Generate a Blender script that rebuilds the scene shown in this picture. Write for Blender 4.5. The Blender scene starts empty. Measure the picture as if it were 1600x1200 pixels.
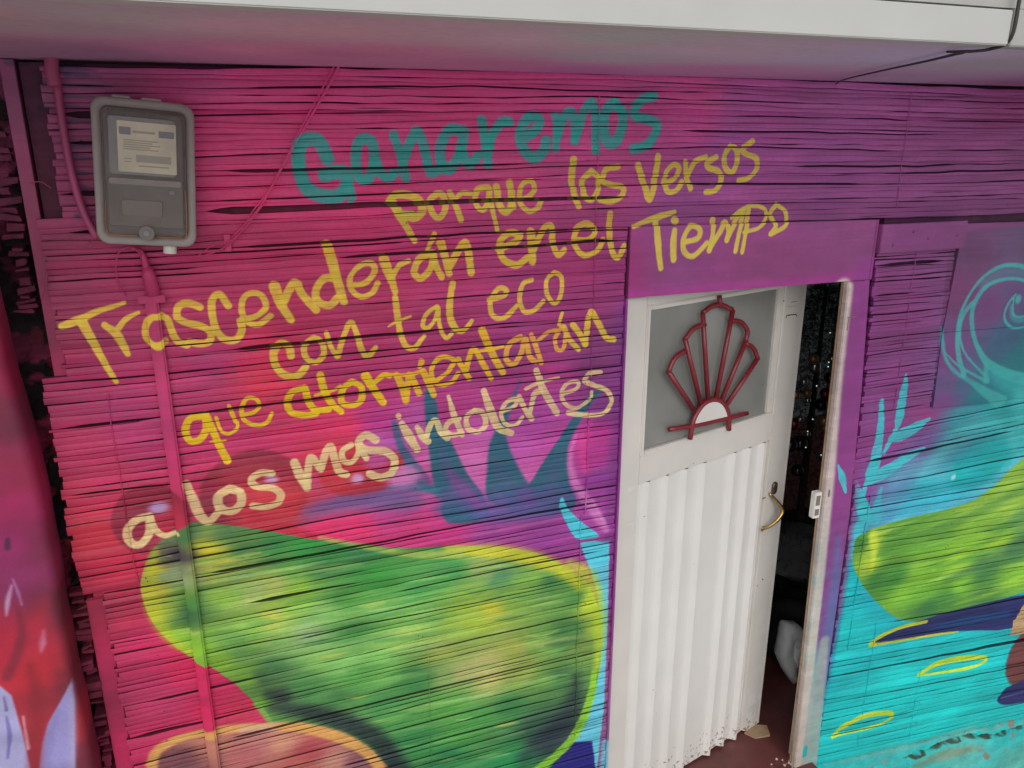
import bpy, bmesh, math, random
import numpy as np
from mathutils import Vector, Matrix

random.seed(7)
S = bpy.context.scene
COL = S.collection

# ------------------------------------------------------------------ camera
CAM = np.array([0.0, -2.07427, 2.45007])
PITCH, YAW, FOC = math.radians(17.3), math.radians(20.6), 1250.0      # focal length for a 1600 wide picture
cd = bpy.data.cameras.new('camera')
cam = bpy.data.objects.new('camera', cd)
COL.objects.link(cam)
cam.location = CAM
cam.rotation_euler = (math.pi / 2 - PITCH, 0, -YAW)
cd.sensor_fit = 'HORIZONTAL'
cd.sensor_width = 36.0
cd.lens = 36.0 * FOC / 1600
cd.clip_start = 0.02
cd.clip_end = 300
S.camera = cam

# ------------------------------------------------------------------ light
wd = bpy.data.worlds.new('World')
S.world = wd
wd.use_nodes = True
nt = wd.node_tree
nt.nodes.clear()
wo = nt.nodes.new('ShaderNodeOutputWorld')
bg = nt.nodes.new('ShaderNodeBackground')
sky = nt.nodes.new('ShaderNodeTexSky')
sky.sky_type = 'NISHITA'
sky.sun_disc = False
sky.sun_elevation = math.radians(38)
sky.sun_rotation = math.radians(195)
sky.dust_density = 3.0
hs = nt.nodes.new('ShaderNodeHueSaturation')
hs.inputs['Saturation'].default_value = 0.25
bg.inputs['Strength'].default_value = 0.105
nt.links.new(sky.outputs[0], hs.inputs['Color'])
nt.links.new(hs.outputs[0], bg.inputs['Color'])
nt.links.new(bg.outputs[0], wo.inputs['Surface'])
sd = bpy.data.lights.new('sun', 'SUN')
sd.energy = 0.95
sd.angle = math.radians(90)
sd.color = (1.0, 0.985, 0.955)
sun = bpy.data.objects.new('sun', sd)
COL.objects.link(sun)
sun.rotation_euler = (math.radians(70), 0, math.radians(-15))
S.view_settings.view_transform = 'Standard'
S.view_settings.look = 'None'
S.view_settings.exposure = 0.0
S.view_settings.gamma = 1.0
S.view_settings.use_curve_mapping = False

# ------------------------------------------------------------------ survey helpers
_f = np.array([math.sin(YAW) * math.cos(PITCH), math.cos(YAW) * math.cos(PITCH), -math.sin(PITCH)])
_r = np.array([math.cos(YAW), -math.sin(YAW), 0.0])
_u = np.cross(_r, _f)


def W(a, b, Y=0.0):
    """point of the plane y = Y measured on the photograph (1600 x 1200)"""
    d = _f + _r * (a - 800) / FOC - _u * (b - 600) / FOC
    p = CAM + d * (Y - CAM[1]) / d[1]
    return float(p[0]), float(p[2])


def F(a, b, Z=0.0):
    d = _f + _r * (a - 800) / FOC - _u * (b - 600) / FOC
    p = CAM + d * (Z - CAM[2]) / d[2]
    return float(p[0]), float(p[1])


def hexc(h):
    h = h.lstrip('#')
    return np.array([int(h[i:i + 2], 16) for i in (0, 2, 4)], dtype=np.float32) / 255


def lin(c):
    c = np.asarray(c, dtype=np.float32)
    return np.where(c <= 0.04045, c / 12.92, ((np.maximum(c, 0) + 0.055) / 1.055) ** 2.4)


def smooth_noise(n, seed, cells):
    r = np.random.default_rng(seed)
    g = r.normal(size=cells + 3)
    t = np.linspace(0, cells, n)
    i = t.astype(int)
    f = t - i
    f = f * f * (3 - 2 * f)
    return g[i] * (1 - f) + g[i + 1] * f


def noise2(h, w, ch, cw, seed):
    r = np.random.default_rng(seed)
    g = r.normal(size=(ch + 2, cw + 2)).astype(np.float32)
    return upsample(g[..., None], h, w)[..., 0]


def upsample(g, h, w):
    gh, gw = g.shape[:2]
    y = np.linspace(0, gh - 1.001, h)
    x = np.linspace(0, gw - 1.001, w)
    yi, xi = y.astype(int), x.astype(int)
    fy = (y - yi).astype(np.float32)
    fx = (x - xi).astype(np.float32)
    fy, fx = fy * fy * (3 - 2 * fy), fx * fx * (3 - 2 * fx)
    a = g[yi] * (1 - fy)[:, None, None] + g[yi + 1] * fy[:, None, None]
    return a[:, xi] * (1 - fx)[None, :, None] + a[:, xi + 1] * fx[None, :, None]


def pip(x, y, pts):
    c_ = False
    for (ax, ay), (bx, by) in zip(pts, pts[1:] + pts[:1]):
        if (ay > y) != (by > y) and x < (bx - ax) * (y - ay) / (by - ay) + ax:
            c_ = not c_
    return c_


# ------------------------------------------------------------------ spray can painter (works in metres on a plane)
class Canvas:
    def __init__(self, u0, u1, v0, v1, res, m, Y=0.0):
        self.u0, self.u1, self.v0, self.v1, self.res, self.m, self.Y = u0, u1, v0, v1, res, m, Y
        self.w = int((u1 - u0) / res)
        self.h = int((v1 - v0) / res)
        self.a = np.zeros((self.h, self.w, 3), dtype=np.float32)
        self.ppm = 560.0

    def lp(self, x, y):
        a, b, c_, d = self.m(x - 4, y), self.m(x + 4, y), self.m(x, y - 4), self.m(x, y + 4)
        return 8.0 / math.sqrt(math.dist(a, b) * math.dist(c_, d))

    def idw(self, samples, mask=None, alpha=1.0, power=3.0, step=12, box=None, warp=.006):
        P = np.array([self.m(s[0], s[1]) for s in samples], dtype=np.float32)
        C = np.array([hexc(s[2]) for s in samples])
        i0, i1, j0, j1 = (0, self.h, 0, self.w) if box is None else box
        gh, gw = max(3, (i1 - i0) // step), max(3, (j1 - j0) // step)
        v = self.v0 + (np.linspace(i0, i1 - 1, gh) + .5) * self.res
        u = self.u0 + (np.linspace(j0, j1 - 1, gw) + .5) * self.res
        wu = warp * noise2(gh, gw, max(2, gh // 4), max(2, gw // 9), 11)
        wv = warp * .6 * noise2(gh, gw, max(2, gh // 3), max(2, gw // 7), 12)
        d2 = (u[None, :, None] + wu[..., None] - P[:, 0]) ** 2 + ((v[:, None, None] + wv[..., None] - P[:, 1]) * 1.25) ** 2 + 5e-4
        wt = d2 ** (-power / 2)
        wt /= wt.sum(-1, keepdims=True)
        g = (wt[..., None] * C).sum(2).astype(np.float32)
        c = upsample(g, i1 - i0, j1 - j0)
        if mask is None:
            self.a[i0:i1, j0:j1] = c
        else:
            k = (mask * alpha)[..., None]
            self.a[i0:i1, j0:j1] = self.a[i0:i1, j0:j1] * (1 - k) + c * k

    def _grid(self, pts, pad):
        p = np.array(pts)
        j0 = max(0, int((p[:, 0].min() - pad - self.u0) / self.res))
        j1 = min(self.w, int((p[:, 0].max() + pad - self.u0) / self.res) + 2)
        i0 = max(0, int((p[:, 1].min() - pad - self.v0) / self.res))
        i1 = min(self.h, int((p[:, 1].max() + pad - self.v0) / self.res) + 2)
        if i1 <= i0 or j1 <= j0:
            return None
        u = self.u0 + (np.arange(j0, j1) + .5) * self.res
        v = self.v0 + (np.arange(i0, i1) + .5) * self.res
        return i0, i1, j0, j1, u[None, :].astype(np.float32), v[:, None].astype(np.float32)

    def put(self, box, k, color):
        i0, i1, j0, j1 = box
        k = k[..., None]
        self.a[i0:i1, j0:j1] = self.a[i0:i1, j0:j1] * (1 - k) + color * k

    def stroke(self, pts, width, color, alpha=1.0, soft=0.25, tr=None):
        """pts in photo px (or in a crop: tr=(ox, oy, scale)), width in the same unit"""
        s = 1.0
        if tr:
            s = tr[2]
            pts = [(tr[0] + x / s, tr[1] + y / s) for x, y in pts]
        wl = list(width) if isinstance(width, (list, tuple)) else [width] * len(pts)
        if len(wl) != len(pts):
            wl = list(np.interp(np.linspace(0, 1, len(pts)), np.linspace(0, 1, len(wl)), wl))
        Q = np.array([self.m(*p) for p in pts])
        R = np.array(wl) / s / np.array([self.lp(*p) for p in pts]) / 2
        if len(Q) == 1:
            Q = np.vstack([Q, Q + 1e-4])
            R = np.append(R, R)
        # catmull rom
        if len(Q) > 2:
            q = np.vstack([2 * Q[0] - Q[1], Q, 2 * Q[-1] - Q[-2]])
            out, rad = [], []
            for i in range(1, len(q) - 2):
                for t in (0, .25, .5, .75):
                    out.append(.5 * ((2 * q[i]) + (q[i + 1] - q[i - 1]) * t + (2 * q[i - 1] - 5 * q[i] + 4 * q[i + 1] - q[i + 2]) * t * t + (3 * q[i] - q[i - 1] - 3 * q[i + 1] + q[i + 2]) * t ** 3))
                    rad.append(R[i - 1] * (1 - t) + R[i] * t)
            out.append(Q[-1])
            rad.append(R[-1])
            Q, R = np.array(out), np.array(rad)
        sf = max(soft * R.mean() * 2, self.res * 1.2)
        g = self._grid(Q, R.max() + sf)
        if g is None:
            return
        i0, i1, j0, j1, u, v = g
        best = np.full((i1 - i0, j1 - j0), 9.0, dtype=np.float32)
        for k in range(len(Q) - 1):
            a, b = Q[k], Q[k + 1]
            d = b - a
            L = float(d @ d) + 1e-12
            t = np.clip(((u - a[0]) * d[0] + (v - a[1]) * d[1]) / L, 0, 1)
            dist = np.hypot(u - a[0] - t * d[0], v - a[1] - t * d[1]) - (R[k] + (R[k + 1] - R[k]) * t)
            np.minimum(best, dist, out=best)
        if not hasattr(self, 'nz'):
            self.nz = noise2(self.h, self.w, self.h // 5, self.w // 7, 21) * .6 + noise2(self.h, self.w, self.h // 16, self.w // 22, 22) * .5
        nz_ = self.nz[i0:i1, j0:j1]
        k = np.clip(.5 - (best + nz_ * .0009) / sf, 0, 1)
        k = k * k * (3 - 2 * k) * alpha * np.clip(.93 + .07 * nz_, .6, 1)
        self.put((i0, i1, j0, j1), k, hexc(color))

    def streaks(self, pts, n, cols, seed, slope, ln=(40, 130), w=(5, 14), alpha=(.12, .4)):
        r_ = random.Random(seed)
        xs_, ys_ = [p[0] for p in pts], [p[1] for p in pts]
        done = 0
        while done < n:
            x, y = r_.uniform(min(xs_), max(xs_)), r_.uniform(min(ys_), min(1200, max(ys_)))
            L_ = r_.uniform(*ln)
            if not all(pip(x + dx, y + slope * dx, pts) for dx in (-L_ / 2 - 14, 0, L_ / 2 + 14)):
                done += .2
                continue
            done += 1
            self.stroke([(x - L_ / 2, y - slope * L_ / 2), (x, y + r_.gauss(0, 2)), (x + L_ / 2, y + slope * L_ / 2)], [2, r_.uniform(*w), 2], r_.choice(cols), r_.uniform(*alpha), .9)

    def mask(self, pts, soft_px, tr=None, closed_smooth=True):
        if tr:
            pts = [(tr[0] + x / tr[2], tr[1] + y / tr[2]) for x, y in pts]
        Q = np.array([self.m(*p) for p in pts])
        if closed_smooth:
            n = len(Q)
            out = []
            for i in range(n):
                p0, p1, p2, p3 = Q[i - 1], Q[i], Q[(i + 1) % n], Q[(i + 2) % n]
                for t in (0, .33, .66):
                    out.append(.5 * ((2 * p1) + (p2 - p0) * t + (2 * p0 - 5 * p1 + 4 * p2 - p3) * t * t + (3 * p1 - p0 - 3 * p2 + p3) * t ** 3))
            Q = np.array(out)
        sf = max(soft_px / self.ppm, self.res * 1.2)
        g = self._grid(Q, sf)
        if g is None:
            return None
        i0, i1, j0, j1, u, v = g
        inside = np.zeros((i1 - i0, j1 - j0), dtype=bool)
        best = np.full(inside.shape, 9.0, dtype=np.float32)
        n = len(Q)
        for k in range(n):
            a, b = Q[k], Q[(k + 1) % n]
            d = b - a
            L = float(d @ d) + 1e-12
            t = np.clip(((u - a[0]) * d[0] + (v - a[1]) * d[1]) / L, 0, 1)
            np.minimum(best, np.hypot(u - a[0] - t * d[0], v - a[1] - t * d[1]), out=best)
            if a[1] != b[1]:
                c = ((a[1] > v) != (b[1] > v)) & (u < (b[0] - a[0]) * (v - a[1]) / (b[1] - a[1]) + a[0])
                inside ^= c
        sd_ = np.where(inside, -best, best)
        k = np.clip(.5 - sd_ / sf, 0, 1)
        return (i0, i1, j0, j1), k * k * (3 - 2 * k)

    def poly(self, pts, color, alpha=1.0, soft=3, tr=None, smooth=True):
        r = self.mask(pts, soft, tr, smooth)
        if r:
            self.put(r[0], r[1] * alpha, hexc(color))

    def poly_idw(self, pts, samples, soft=3, tr=None, smooth=True, power=3.2, warp=.004):
        r = self.mask(pts, soft, tr, smooth)
        if r:
            self.idw(samples, mask=r[1], box=r[0], step=5, power=power, warp=warp)

    def blob(self, x, y, rx, ry, color, alpha=1.0, soft=1.0):
        cu, cv = self.m(x, y)
        q = self.lp(x, y)
        rx, ry = rx / q, ry / q
        g = self._grid([(cu - rx, cv - ry), (cu + rx, cv + ry)], max(rx, ry) * soft)
        if g is None:
            return
        i0, i1, j0, j1, u, v = g
        d = np.sqrt(((u - cu) / rx) ** 2 + ((v - cv) / ry) ** 2)
        k = np.clip((1 + soft / 2 - d) / soft, 0, 1)
        k = k * k * (3 - 2 * k) * alpha
        self.put((i0, i1, j0, j1), k, hexc(color))

    def finish(self, name, shade, gain=1.0, mottled=0.035, streak=.4):
        a = self.a
        n1 = noise2(self.h, self.w, self.h // 60 + 2, self.w // 90 + 2, 3)
        n2 = noise2(self.h, self.w, self.h // 14 + 2, self.w // 40 + 2, 4)
        n3 = noise2(self.h, self.w, self.h // 3 + 2, self.w // 60 + 2, 5)
        k = 1 + mottled * (n1 * 0.8 + n2 * .6 + n3 * streak)
        L = lin(a * k[..., None])
        v = self.v0 + (np.arange(self.h) + .5) * self.res
        L = L / shade(v)[:, None, None] * gain / np.array([1.01, .995, .975], dtype=np.float32)
        lum = L.mean(-1, keepdims=True)
        L = np.maximum(lum + (L - lum) * 1.06, .004)
        L *= 1 + np.random.default_rng(9).normal(size=L.shape[:2]).astype(np.float32)[..., None] * .035
        L = L * np.minimum(1.0, .88 / np.maximum(L.max(-1, keepdims=True), 1e-4))
        L = np.clip(L, 0.008, 0.88)
        im = bpy.data.images.new(name, self.w, self.h, alpha=False, float_buffer=True)
        im.colorspace_settings.name = 'Non-Color'
        px = np.ones((self.h, self.w, 4), dtype=np.float32)
        px[..., :3] = L
        im.pixels.foreach_set(px.ravel())
        im.update()
        im.pack()
        return im


# light level that the photograph was exposed at, used to turn seen colours into paint colours
def shade_wall(z):
    return np.interp(z, [.4, 1.2, 1.6, 1.8, 2.0, 2.2, 2.3, 2.4, 2.5, 2.6], [.83, .80, .81, .76, .65, .53, .44, .39, .33, .30]).astype(np.float32)


mural = Canvas(-1.0, 4.0, -0.65, 2.72, 0.002, lambda a, b: W(a, b, 0.0))
M = mural
M.idw([
    (150, 110, '#6E3A58'), (300, 110, '#8A3A62'), (430, 110, '#9C3C66'), (600, 120, '#983C66'), (800, 130, '#963C64'),
    (1000, 150, '#8A3E66'), (1100, 160, '#93406A'), (1160, 170, '#7E4470'), (1300, 160, '#77436C'), (1450, 160, '#77406A'), (1590, 170, '#6A3258'),
    (40, 150, '#5A3048'), (110, 220, '#6A3350'), (330, 230, '#A83C66'), (450, 230, '#A63E66'), (700, 190, '#A43E68'), (950, 200, '#9A406C'),
    (1090, 190, '#934070'), (1150, 230, '#80447A'), (1300, 230, '#7C4474'), (1590, 230, '#734068'),
    (60, 300, '#6A2E46'), (120, 300, '#743050'), (380, 300, '#AC3A62'), (560, 340, '#AC3560'), (800, 300, '#A04068'), (950, 290, '#974270'),
    (1100, 300, '#844478'), (1300, 310, '#7A4272'), (1590, 300, '#724068'),
    (60, 420, '#6C2844'), (100, 420, '#86304F'), (200, 420, '#8F2E52'), (330, 440, '#9C3054'), (450, 400, '#A43258'), (700, 420, '#A03460'),
    (900, 420, '#983668'), (960, 430, '#8A3468'), (1050, 340, '#7E4274'), (1050, 420, '#7E4272'), (1200, 420, '#82426F'), (1330, 370, '#7E4470'), (1420, 370, '#7A4272'),
    (60, 540, '#702A42'), (100, 560, '#9A3055'), (330, 510, '#A02F55'), (450, 500, '#AA2E55'), (600, 480, '#A03258'), (700, 520, '#983260'),
    (900, 500, '#8E3468'), (960, 520, '#7C3C70'), (930, 560, '#823A72'),
    (100, 620, '#AA3A64'), (200, 640, '#AC3C6C'), (250, 570, '#AC3A64'), (330, 570, '#A83C6A'), (415, 600, '#D83E58'), (430, 540, '#C83A58'), (500, 560, '#A43260'),
    (600, 590, '#B23868'), (680, 570, '#9A3868'), (800, 560, '#8E3A70'), (940, 600, '#803A78'), (860, 590, '#A83C7C'),
    (110, 700, '#B43C60'), (230, 680, '#B43E6E'), (300, 690, '#BE3A68'), (460, 680, '#CC3C66'), (540, 670, '#DC4068'), (500, 640, '#D03A60'), (590, 660, '#B43C86'),
    (580, 620, '#B03A74'), (700, 640, '#A83878'), (800, 620, '#A03A78'), (940, 680, '#B03A86'), (905, 690, '#C84A98'), (930, 720, '#B03C88'),
    (110, 780, '#BC3A55'), (160, 740, '#BC3A60'), (150, 840, '#C43848'), (320, 760, '#C03860'), (610, 700, '#B454A4'), (620, 730, '#C46AAA'),
    (690, 720, '#CC64A0'), (760, 680, '#C462AC'), (810, 700, '#BE5AAA'), (830, 660, '#AA4698'), (660, 650, '#B0549A'), (860, 640, '#B04C9E'),
    (680, 690, '#D060A0'), (745, 730, '#D070B0'), (825, 740, '#CC64A8'),
    (130, 900, '#B2304A'), (180, 900, '#C43550'), (500, 830, '#DC3C68'), (560, 830, '#DC4070'), (640, 835, '#CC4078'), (700, 845, '#C43C80'),
    (760, 840, '#A04890'), (850, 840, '#90408A'), (930, 800, '#A04896'), (940, 740, '#8A4090'), (945, 640, '#7E3A80'), (610, 800, '#B44888'), (480, 800, '#A85080'),
    (190, 960, '#B43450'), (220, 1000, '#C43560'), (200, 1050, '#AC3258'), (260, 1100, '#B83A62'), (230, 1080, '#AE385E'), (240, 1150, '#C43560'),
    (330, 1100, '#C4305A'), (380, 1110, '#C83A58'), (420, 1130, '#D43864'), (300, 1040, '#C83058'), (170, 1100, '#8A2C48'), (160, 960, '#98304A'),
    (1400, 500, '#7E3E72'), (1400, 600, '#84407A'), (1400, 680, '#88407C'), (1340, 700, '#88407C'), (1370, 470, '#7A3C6E'),
    (1440, 650, '#8A4078'), (1440, 690, '#70508A'), (1475, 700, '#4A7E96'), (1500, 660, '#3A8A94'), (1560, 640, '#2A9294'), (1590, 650, '#2E9898'),
    (1550, 720, '#1EA0A0'), (1580, 730, '#30A8A8'), (1500, 740, '#1FA6A8'), (1450, 760, '#3CA8B4'), (1400, 740, '#5A88AC'), (1380, 800, '#58A0C0'),
    (1420, 800, '#4AB0C8'), (1345, 770, '#8A4088'), (1385, 720, '#86448A'), (1480, 780, '#44B4C8'), (1335, 830, '#5A90B0'),
    (1310, 900, '#1CB8B8'), (1310, 1000, '#06BCBA'), (1400, 1080, '#04C8C4'), (1500, 1060, '#06C8C4'), (1590, 1080, '#14BCBA'),
    (1300, 1150, '#10C0BE'), (1450, 1130, '#0AC8C4'), (1590, 1120, '#30B0B0'), (1320, 860, '#3CA8B8'),
    (1500, 1180, '#5AB0A8'), (1400, 1190, '#40B4B0'), (1590, 1190, '#5AA89C'), (1300, 1260, '#6AB0A8'), (1600, 1260, '#7AA898'),
])
# header board over the door: its lower edge glows pink
M.stroke([(985, 462), (1150, 450), (1360, 428)], 16, '#9A3E84', .8, .9)
M.stroke([(975, 480), (968, 640), (955, 830), (945, 1000)], 22, '#7A3A7E', .75, .7)

# smooth board at the right with its curls
PANEL = [(1504, 362), (1700, 340), (1700, 610), (1452, 641), (1462, 560), (1482, 395), (1500, 388)]
M.poly_idw(PANEL, [(1520, 400, '#6A4468'), (1590, 390, '#5E4A68'), (1490, 450, '#6E3E66'), (1480, 560, '#6C4070'), (1540, 480, '#6A4470'),
                   (1590, 450, '#5E4A72'), (1500, 600, '#4A6080'), (1530, 615, '#2A7480'), (1590, 560, '#2A6870'), (1570, 530, '#3E5A74'),
                   (1590, 600, '#1F7A7E'), (1470, 628, '#704478'), (1480, 600, '#625078'), (1650, 500, '#2A6870'), (1640, 600, '#1F7A7E')], soft=2, smooth=False)
T = (1440, 340, 3.75)
c = '#45A09C'
M.stroke([(700, 330), (600, 290), (520, 275), (440, 290), (360, 340), (290, 420), (240, 510), (210, 600), (200, 720), (210, 820), (240, 920)], [24, 22, 20, 18, 18, 20, 24, 30, 26], c, .9, .5, T)
M.stroke([(600, 325), (520, 315), (430, 330), (350, 385)], 45, c, .35, .9, T)
M.stroke([(700, 420), (600, 370), (520, 355), (430, 370), (360, 410), (310, 480), (285, 560), (290, 660), (320, 760), (380, 850), (480, 910), (640, 960)], [16, 16, 16, 20, 26, 30, 28, 24, 24, 40, 50, 60], c, .9, .4, T)
M.stroke([(285, 500), (230, 580), (215, 700), (250, 800), (320, 880), (380, 940)], [26, 24, 16, 12, 12, 14], c, .85, .5, T)
M.stroke([(113, 640), (115, 740), (140, 840), (200, 910), (280, 960), (380, 1030), (460, 1080)], [10, 22, 20, 16, 24, 50, 70], c, .85, .5, T)
M.stroke([(130, 790), (200, 860), (300, 920), (380, 960)], [8, 10, 12, 20], c, .85, .5, T)
M.stroke([(380, 880), (480, 960), (640, 1020)], [40, 80, 110], '#3A9C9C', .75, .9, T)
M.stroke([(370, 870), (365, 950)], 30, c, .8, .7, T)
M.stroke([(540, 450), (500, 500), (475, 570), (495, 625), (550, 645), (640, 620)], [12, 14, 14, 14, 14], c, .9, .4, T)
M.stroke([(515, 520), (525, 580), (570, 600), (640, 570)], 26, c, .55, .8, T)
M.stroke([(530, 470), (525, 560), (570, 580), (640, 550)], 10, c, .9, .4, T)
M.blob(1440 + 556 / 3.75, 340 + 476 / 3.75, 5, 6, '#45A09C', .85, .8)

# turquoise light patches right of the twig
M.stroke([(1440, 740), (1490, 690), (1540, 662), (1572, 670), (1585, 700)], [16, 26, 26, 20, 12], '#5CBEBE', .5, 1.0)
M.stroke([(1400, 745), (1440, 728), (1480, 740)], 24, '#74B8CC', .45, 1.0)
M.stroke([(1400, 818), (1480, 795), (1540, 765), (1590, 722)], 18, '#78C4DC', .6, 1.0)
M.stroke([(1590, 620), (1600, 700)], 24, '#6CC4C8', .35, 1.0)
M.blob(1490, 746, 4, 4, '#A8D8DC', .8, .8)

# twig with leaves
T = (1290, 560, 4)
c = '#4AB6C0'
M.stroke([(350, 265), (345, 400), (330, 520), (310, 640), (285, 720)], [29, 44, 55, 73, 78], c, 1, .12, T)
M.stroke([(500, 100), (490, 180), (475, 280), (460, 370), (445, 430), (400, 520), (365, 590)], [13, 47, 60, 57, 29, 34, 21], c, 1, .12, T)
M.stroke([(650, 378), (570, 425), (480, 475), (410, 500)], [16, 57, 73, 44], c, 1, .12, T)
M.stroke([(615, 560), (520, 610), (430, 670), (350, 720), (280, 760)], [16, 52, 65, 78, 57], c, 1, .12, T)
M.stroke([(290, 680), (255, 780), (238, 880), (245, 1000), (200, 1080), (150, 1190)], [65, 34, 21, 78, 104, 130], c, 1, .15, T)
M.stroke([(178, 745), (200, 850), (250, 980)], [13, 68, 78], c, 1, .12, T)
M.stroke([(65, 655), (95, 730), (115, 840)], [18, 57, 21], c, 1, .12, T)
M.stroke([(350, 810), (325, 900), (310, 1000)], [18, 44, 78], c, .8, .3, T)

# green fruit at the right
M.poly_idw([(1345, 835), (1400, 815), (1480, 795), (1540, 770), (1600, 715), (1680, 660), (1680, 905), (1600, 925), (1500, 955), (1440, 970), (1400, 965), (1360, 930), (1335, 890), (1334, 855)],
           [(1350, 850, '#3C7838'), (1364, 850, '#C0D44C'), (1362, 880, '#B0CC48'), (1385, 860, '#5A963C'), (1400, 840, '#58943C'), (1450, 860, '#70A83C'), (1500, 850, '#84B43C'),
            (1560, 850, '#A0C840'), (1500, 880, '#9CC83C'), (1440, 885, '#88B83C'), (1580, 790, '#A8C850'), (1520, 800, '#90B848'), (1470, 830, '#6CA040'), (1560, 830, '#78A840'),
            (1590, 860, '#4C7C50'), (1540, 890, '#4A8048'), (1590, 810, '#6A9C58'), (1400, 900, '#3F8038'), (1450, 920, '#6CA83C'),
            (1410, 925, '#80B840'), (1500, 915, '#88C440'), (1580, 900, '#8CC440'), (1450, 950, '#3F7840'), (1540, 935, '#4A8848'), (1370, 905, '#3C7A38'), (1480, 935, '#4A8840')], soft=3)
GF = [(1345, 835), (1400, 815), (1480, 795), (1540, 770), (1600, 715), (1680, 660), (1680, 905), (1600, 925), (1500, 955), (1440, 970), (1400, 965), (1360, 930), (1335, 890), (1334, 855)]
M.streaks(GF, 90, ['#A8CC50', '#88BC44', '#4E8C40', '#3F7C3C', '#B8D860', '#6CA848'], 8, -.33, (40, 140), (4, 13), (.15, .5))
M.stroke([(1480, 905), (1540, 880), (1600, 850)], [6, 22, 26], '#46764C', .7, .9)
M.stroke([(1380, 845), (1460, 828), (1540, 795), (1600, 760)], [6, 10, 12, 10], '#58904A', .5, .9)
M.stroke([(1364, 835), (1366, 860), (1362, 890)], [14, 10, 5], '#CCDC50', .8, .7)
M.stroke([(1412, 1184), (1432, 1180), (1450, 1172), (1475, 1160), (1496, 1156), (1510, 1150), (1550, 1150), (1580, 1140), (1605, 1133)], [1, 3, 2, 4, 1.5, 3, 2, 3, 2], '#3A3424', .9, .5)
M.stroke([(1425, 1192), (1470, 1176), (1520, 1166)], [6, 16, 6], '#8A8468', .7, 1.0)
M.stroke([(1290, 1196), (1400, 1172), (1480, 1150), (1600, 1128)], [4, 10, 12, 10], '#6FA8A0', .7, .8)
for x_, y_ in ((1532, 1136), (1550, 1134), (1576, 1132), (1528, 1147), (1592, 1126), (1565, 1142)):
    M.blob(x_, y_, 5, 4, '#10B8B4', .9, .5)
# dark leaf, rings and blots below it
T = (1200, 900, 4)
M.poly([(640, 428), (760, 345), (1000, 262), (1200, 205), (1640, 110), (1600, 200), (1530, 325), (1200, 345), (900, 395), (700, 425)], '#262C60', 1, 4, T)
M.stroke([(1000, 330), (1200, 290), (1500, 240)], [10, 50, 30], '#1F5484', .6, 1.0, T)
M.stroke([(1000, 290), (1200, 245), (1400, 200)], 16, '#1E2048', .7, .9, T)
M.stroke([(990, 285), (850, 315), (720, 370), (640, 428), (700, 425), (850, 400), (1050, 368), (1190, 350)], [16, 20, 22, 24, 16, 16, 14, 8], '#C8C83C', 1, .4, T)
M.stroke([(940, 618), (1050, 553), (1200, 517), (1350, 510), (1345, 540), (1250, 575), (1100, 600), (940, 622)], [20, 28, 30, 24, 18, 18, 16, 12], '#CCD43C', 1, .3, T)
M.stroke([(400, 1000), (460, 945), (600, 875), (760, 855), (765, 885), (700, 925), (600, 955), (470, 985), (400, 1010)], [16, 30, 34, 22, 16, 16, 14, 12], '#CCD43C', 1, .3, T)
M.blob(1614, 1022, 40, 42, '#6A3C3C', 1, .12)
M.poly([(1600, 945), (1584, 970), (1578, 993), (1640, 985), (1640, 930)], '#B89870', 1, 2, None, False)
M.poly([(1430, 775), (1490, 700), (1600, 650), (1700, 650), (1700, 790), (1590, 790), (1480, 805)], '#2A2A5E', 1, 5, T)
M.stroke([(1460, 760), (1600, 720)], 12, '#6A6AA0', .6, .8, T)
# spikes behind the lettering
T = (600, 560, 4)
tc = '#315E74'
M.poly([(255, 210), (300, 200), (330, 290), (350, 400), (430, 540), (520, 720), (620, 860), (640, 1000), (420, 1030), (360, 960), (310, 800), (290, 640), (262, 420)], tc, 1, 7, T)
M.poly([(52, 380), (90, 420), (130, 540), (200, 640), (290, 760), (310, 830), (170, 770), (110, 640), (60, 480)], '#3E5C78', .9, 8, T)
M.poly([(860, 120), (800, 240), (700, 440), (655, 560), (645, 700), (650, 880), (840, 960), (960, 880), (880, 750), (800, 600), (760, 460), (800, 300)], tc, 1, 8, T)
M.poly([(1375, 180), (1270, 240), (1180, 370), (1080, 520), (1000, 640), (940, 740), (900, 790), (820, 960), (1120, 960), (1200, 900), (1160, 780), (1145, 620), (1160, 520), (1230, 390), (1290, 290)], tc, 1, 6, T)
M.stroke([(350, 560), (380, 640), (450, 760)], [16, 50, 60], '#5A4E80', .5, 1.0, T)
M.stroke([(700, 640), (740, 740), (800, 820)], [30, 80, 80], '#50587E', .55, 1.0, T)
M.stroke([(1090, 620), (1060, 720), (1040, 800)], [30, 70, 80], '#4C567E', .55, 1.0, T)
M.stroke([(340, 890), (480, 860), (640, 940), (840, 930), (1000, 900), (1120, 880)], [80, 130, 150, 170, 170, 130], '#5A5088', .8, .9, T)
M.stroke([(600, 980), (800, 980), (1060, 960)], 60, '#5C5C98', .6, 1.0, T)
M.stroke([(410, 720), (480, 800), (600, 920)], [40, 90, 60], '#84488A', .75, 1.0, T)
M.stroke([(880, 840), (900, 900)], 90, '#74488E', .6, 1.0, T)
M.stroke([(700, 840), (750, 900)], 60, '#6E5490', .5, 1.0, T)
M.stroke([(230, 730), (290, 770)], 40, '#9A4888', .7, 1.0, T)
M.stroke([(350, 930), (400, 960)], 70, '#46587E', .6, 1.0, T)
M.stroke([(-300, 860), (-150, 825), (0, 800), (150, 805), (330, 830)], [10, 26, 40, 44, 40], '#2F6E80', .9, .7, T)
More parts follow.
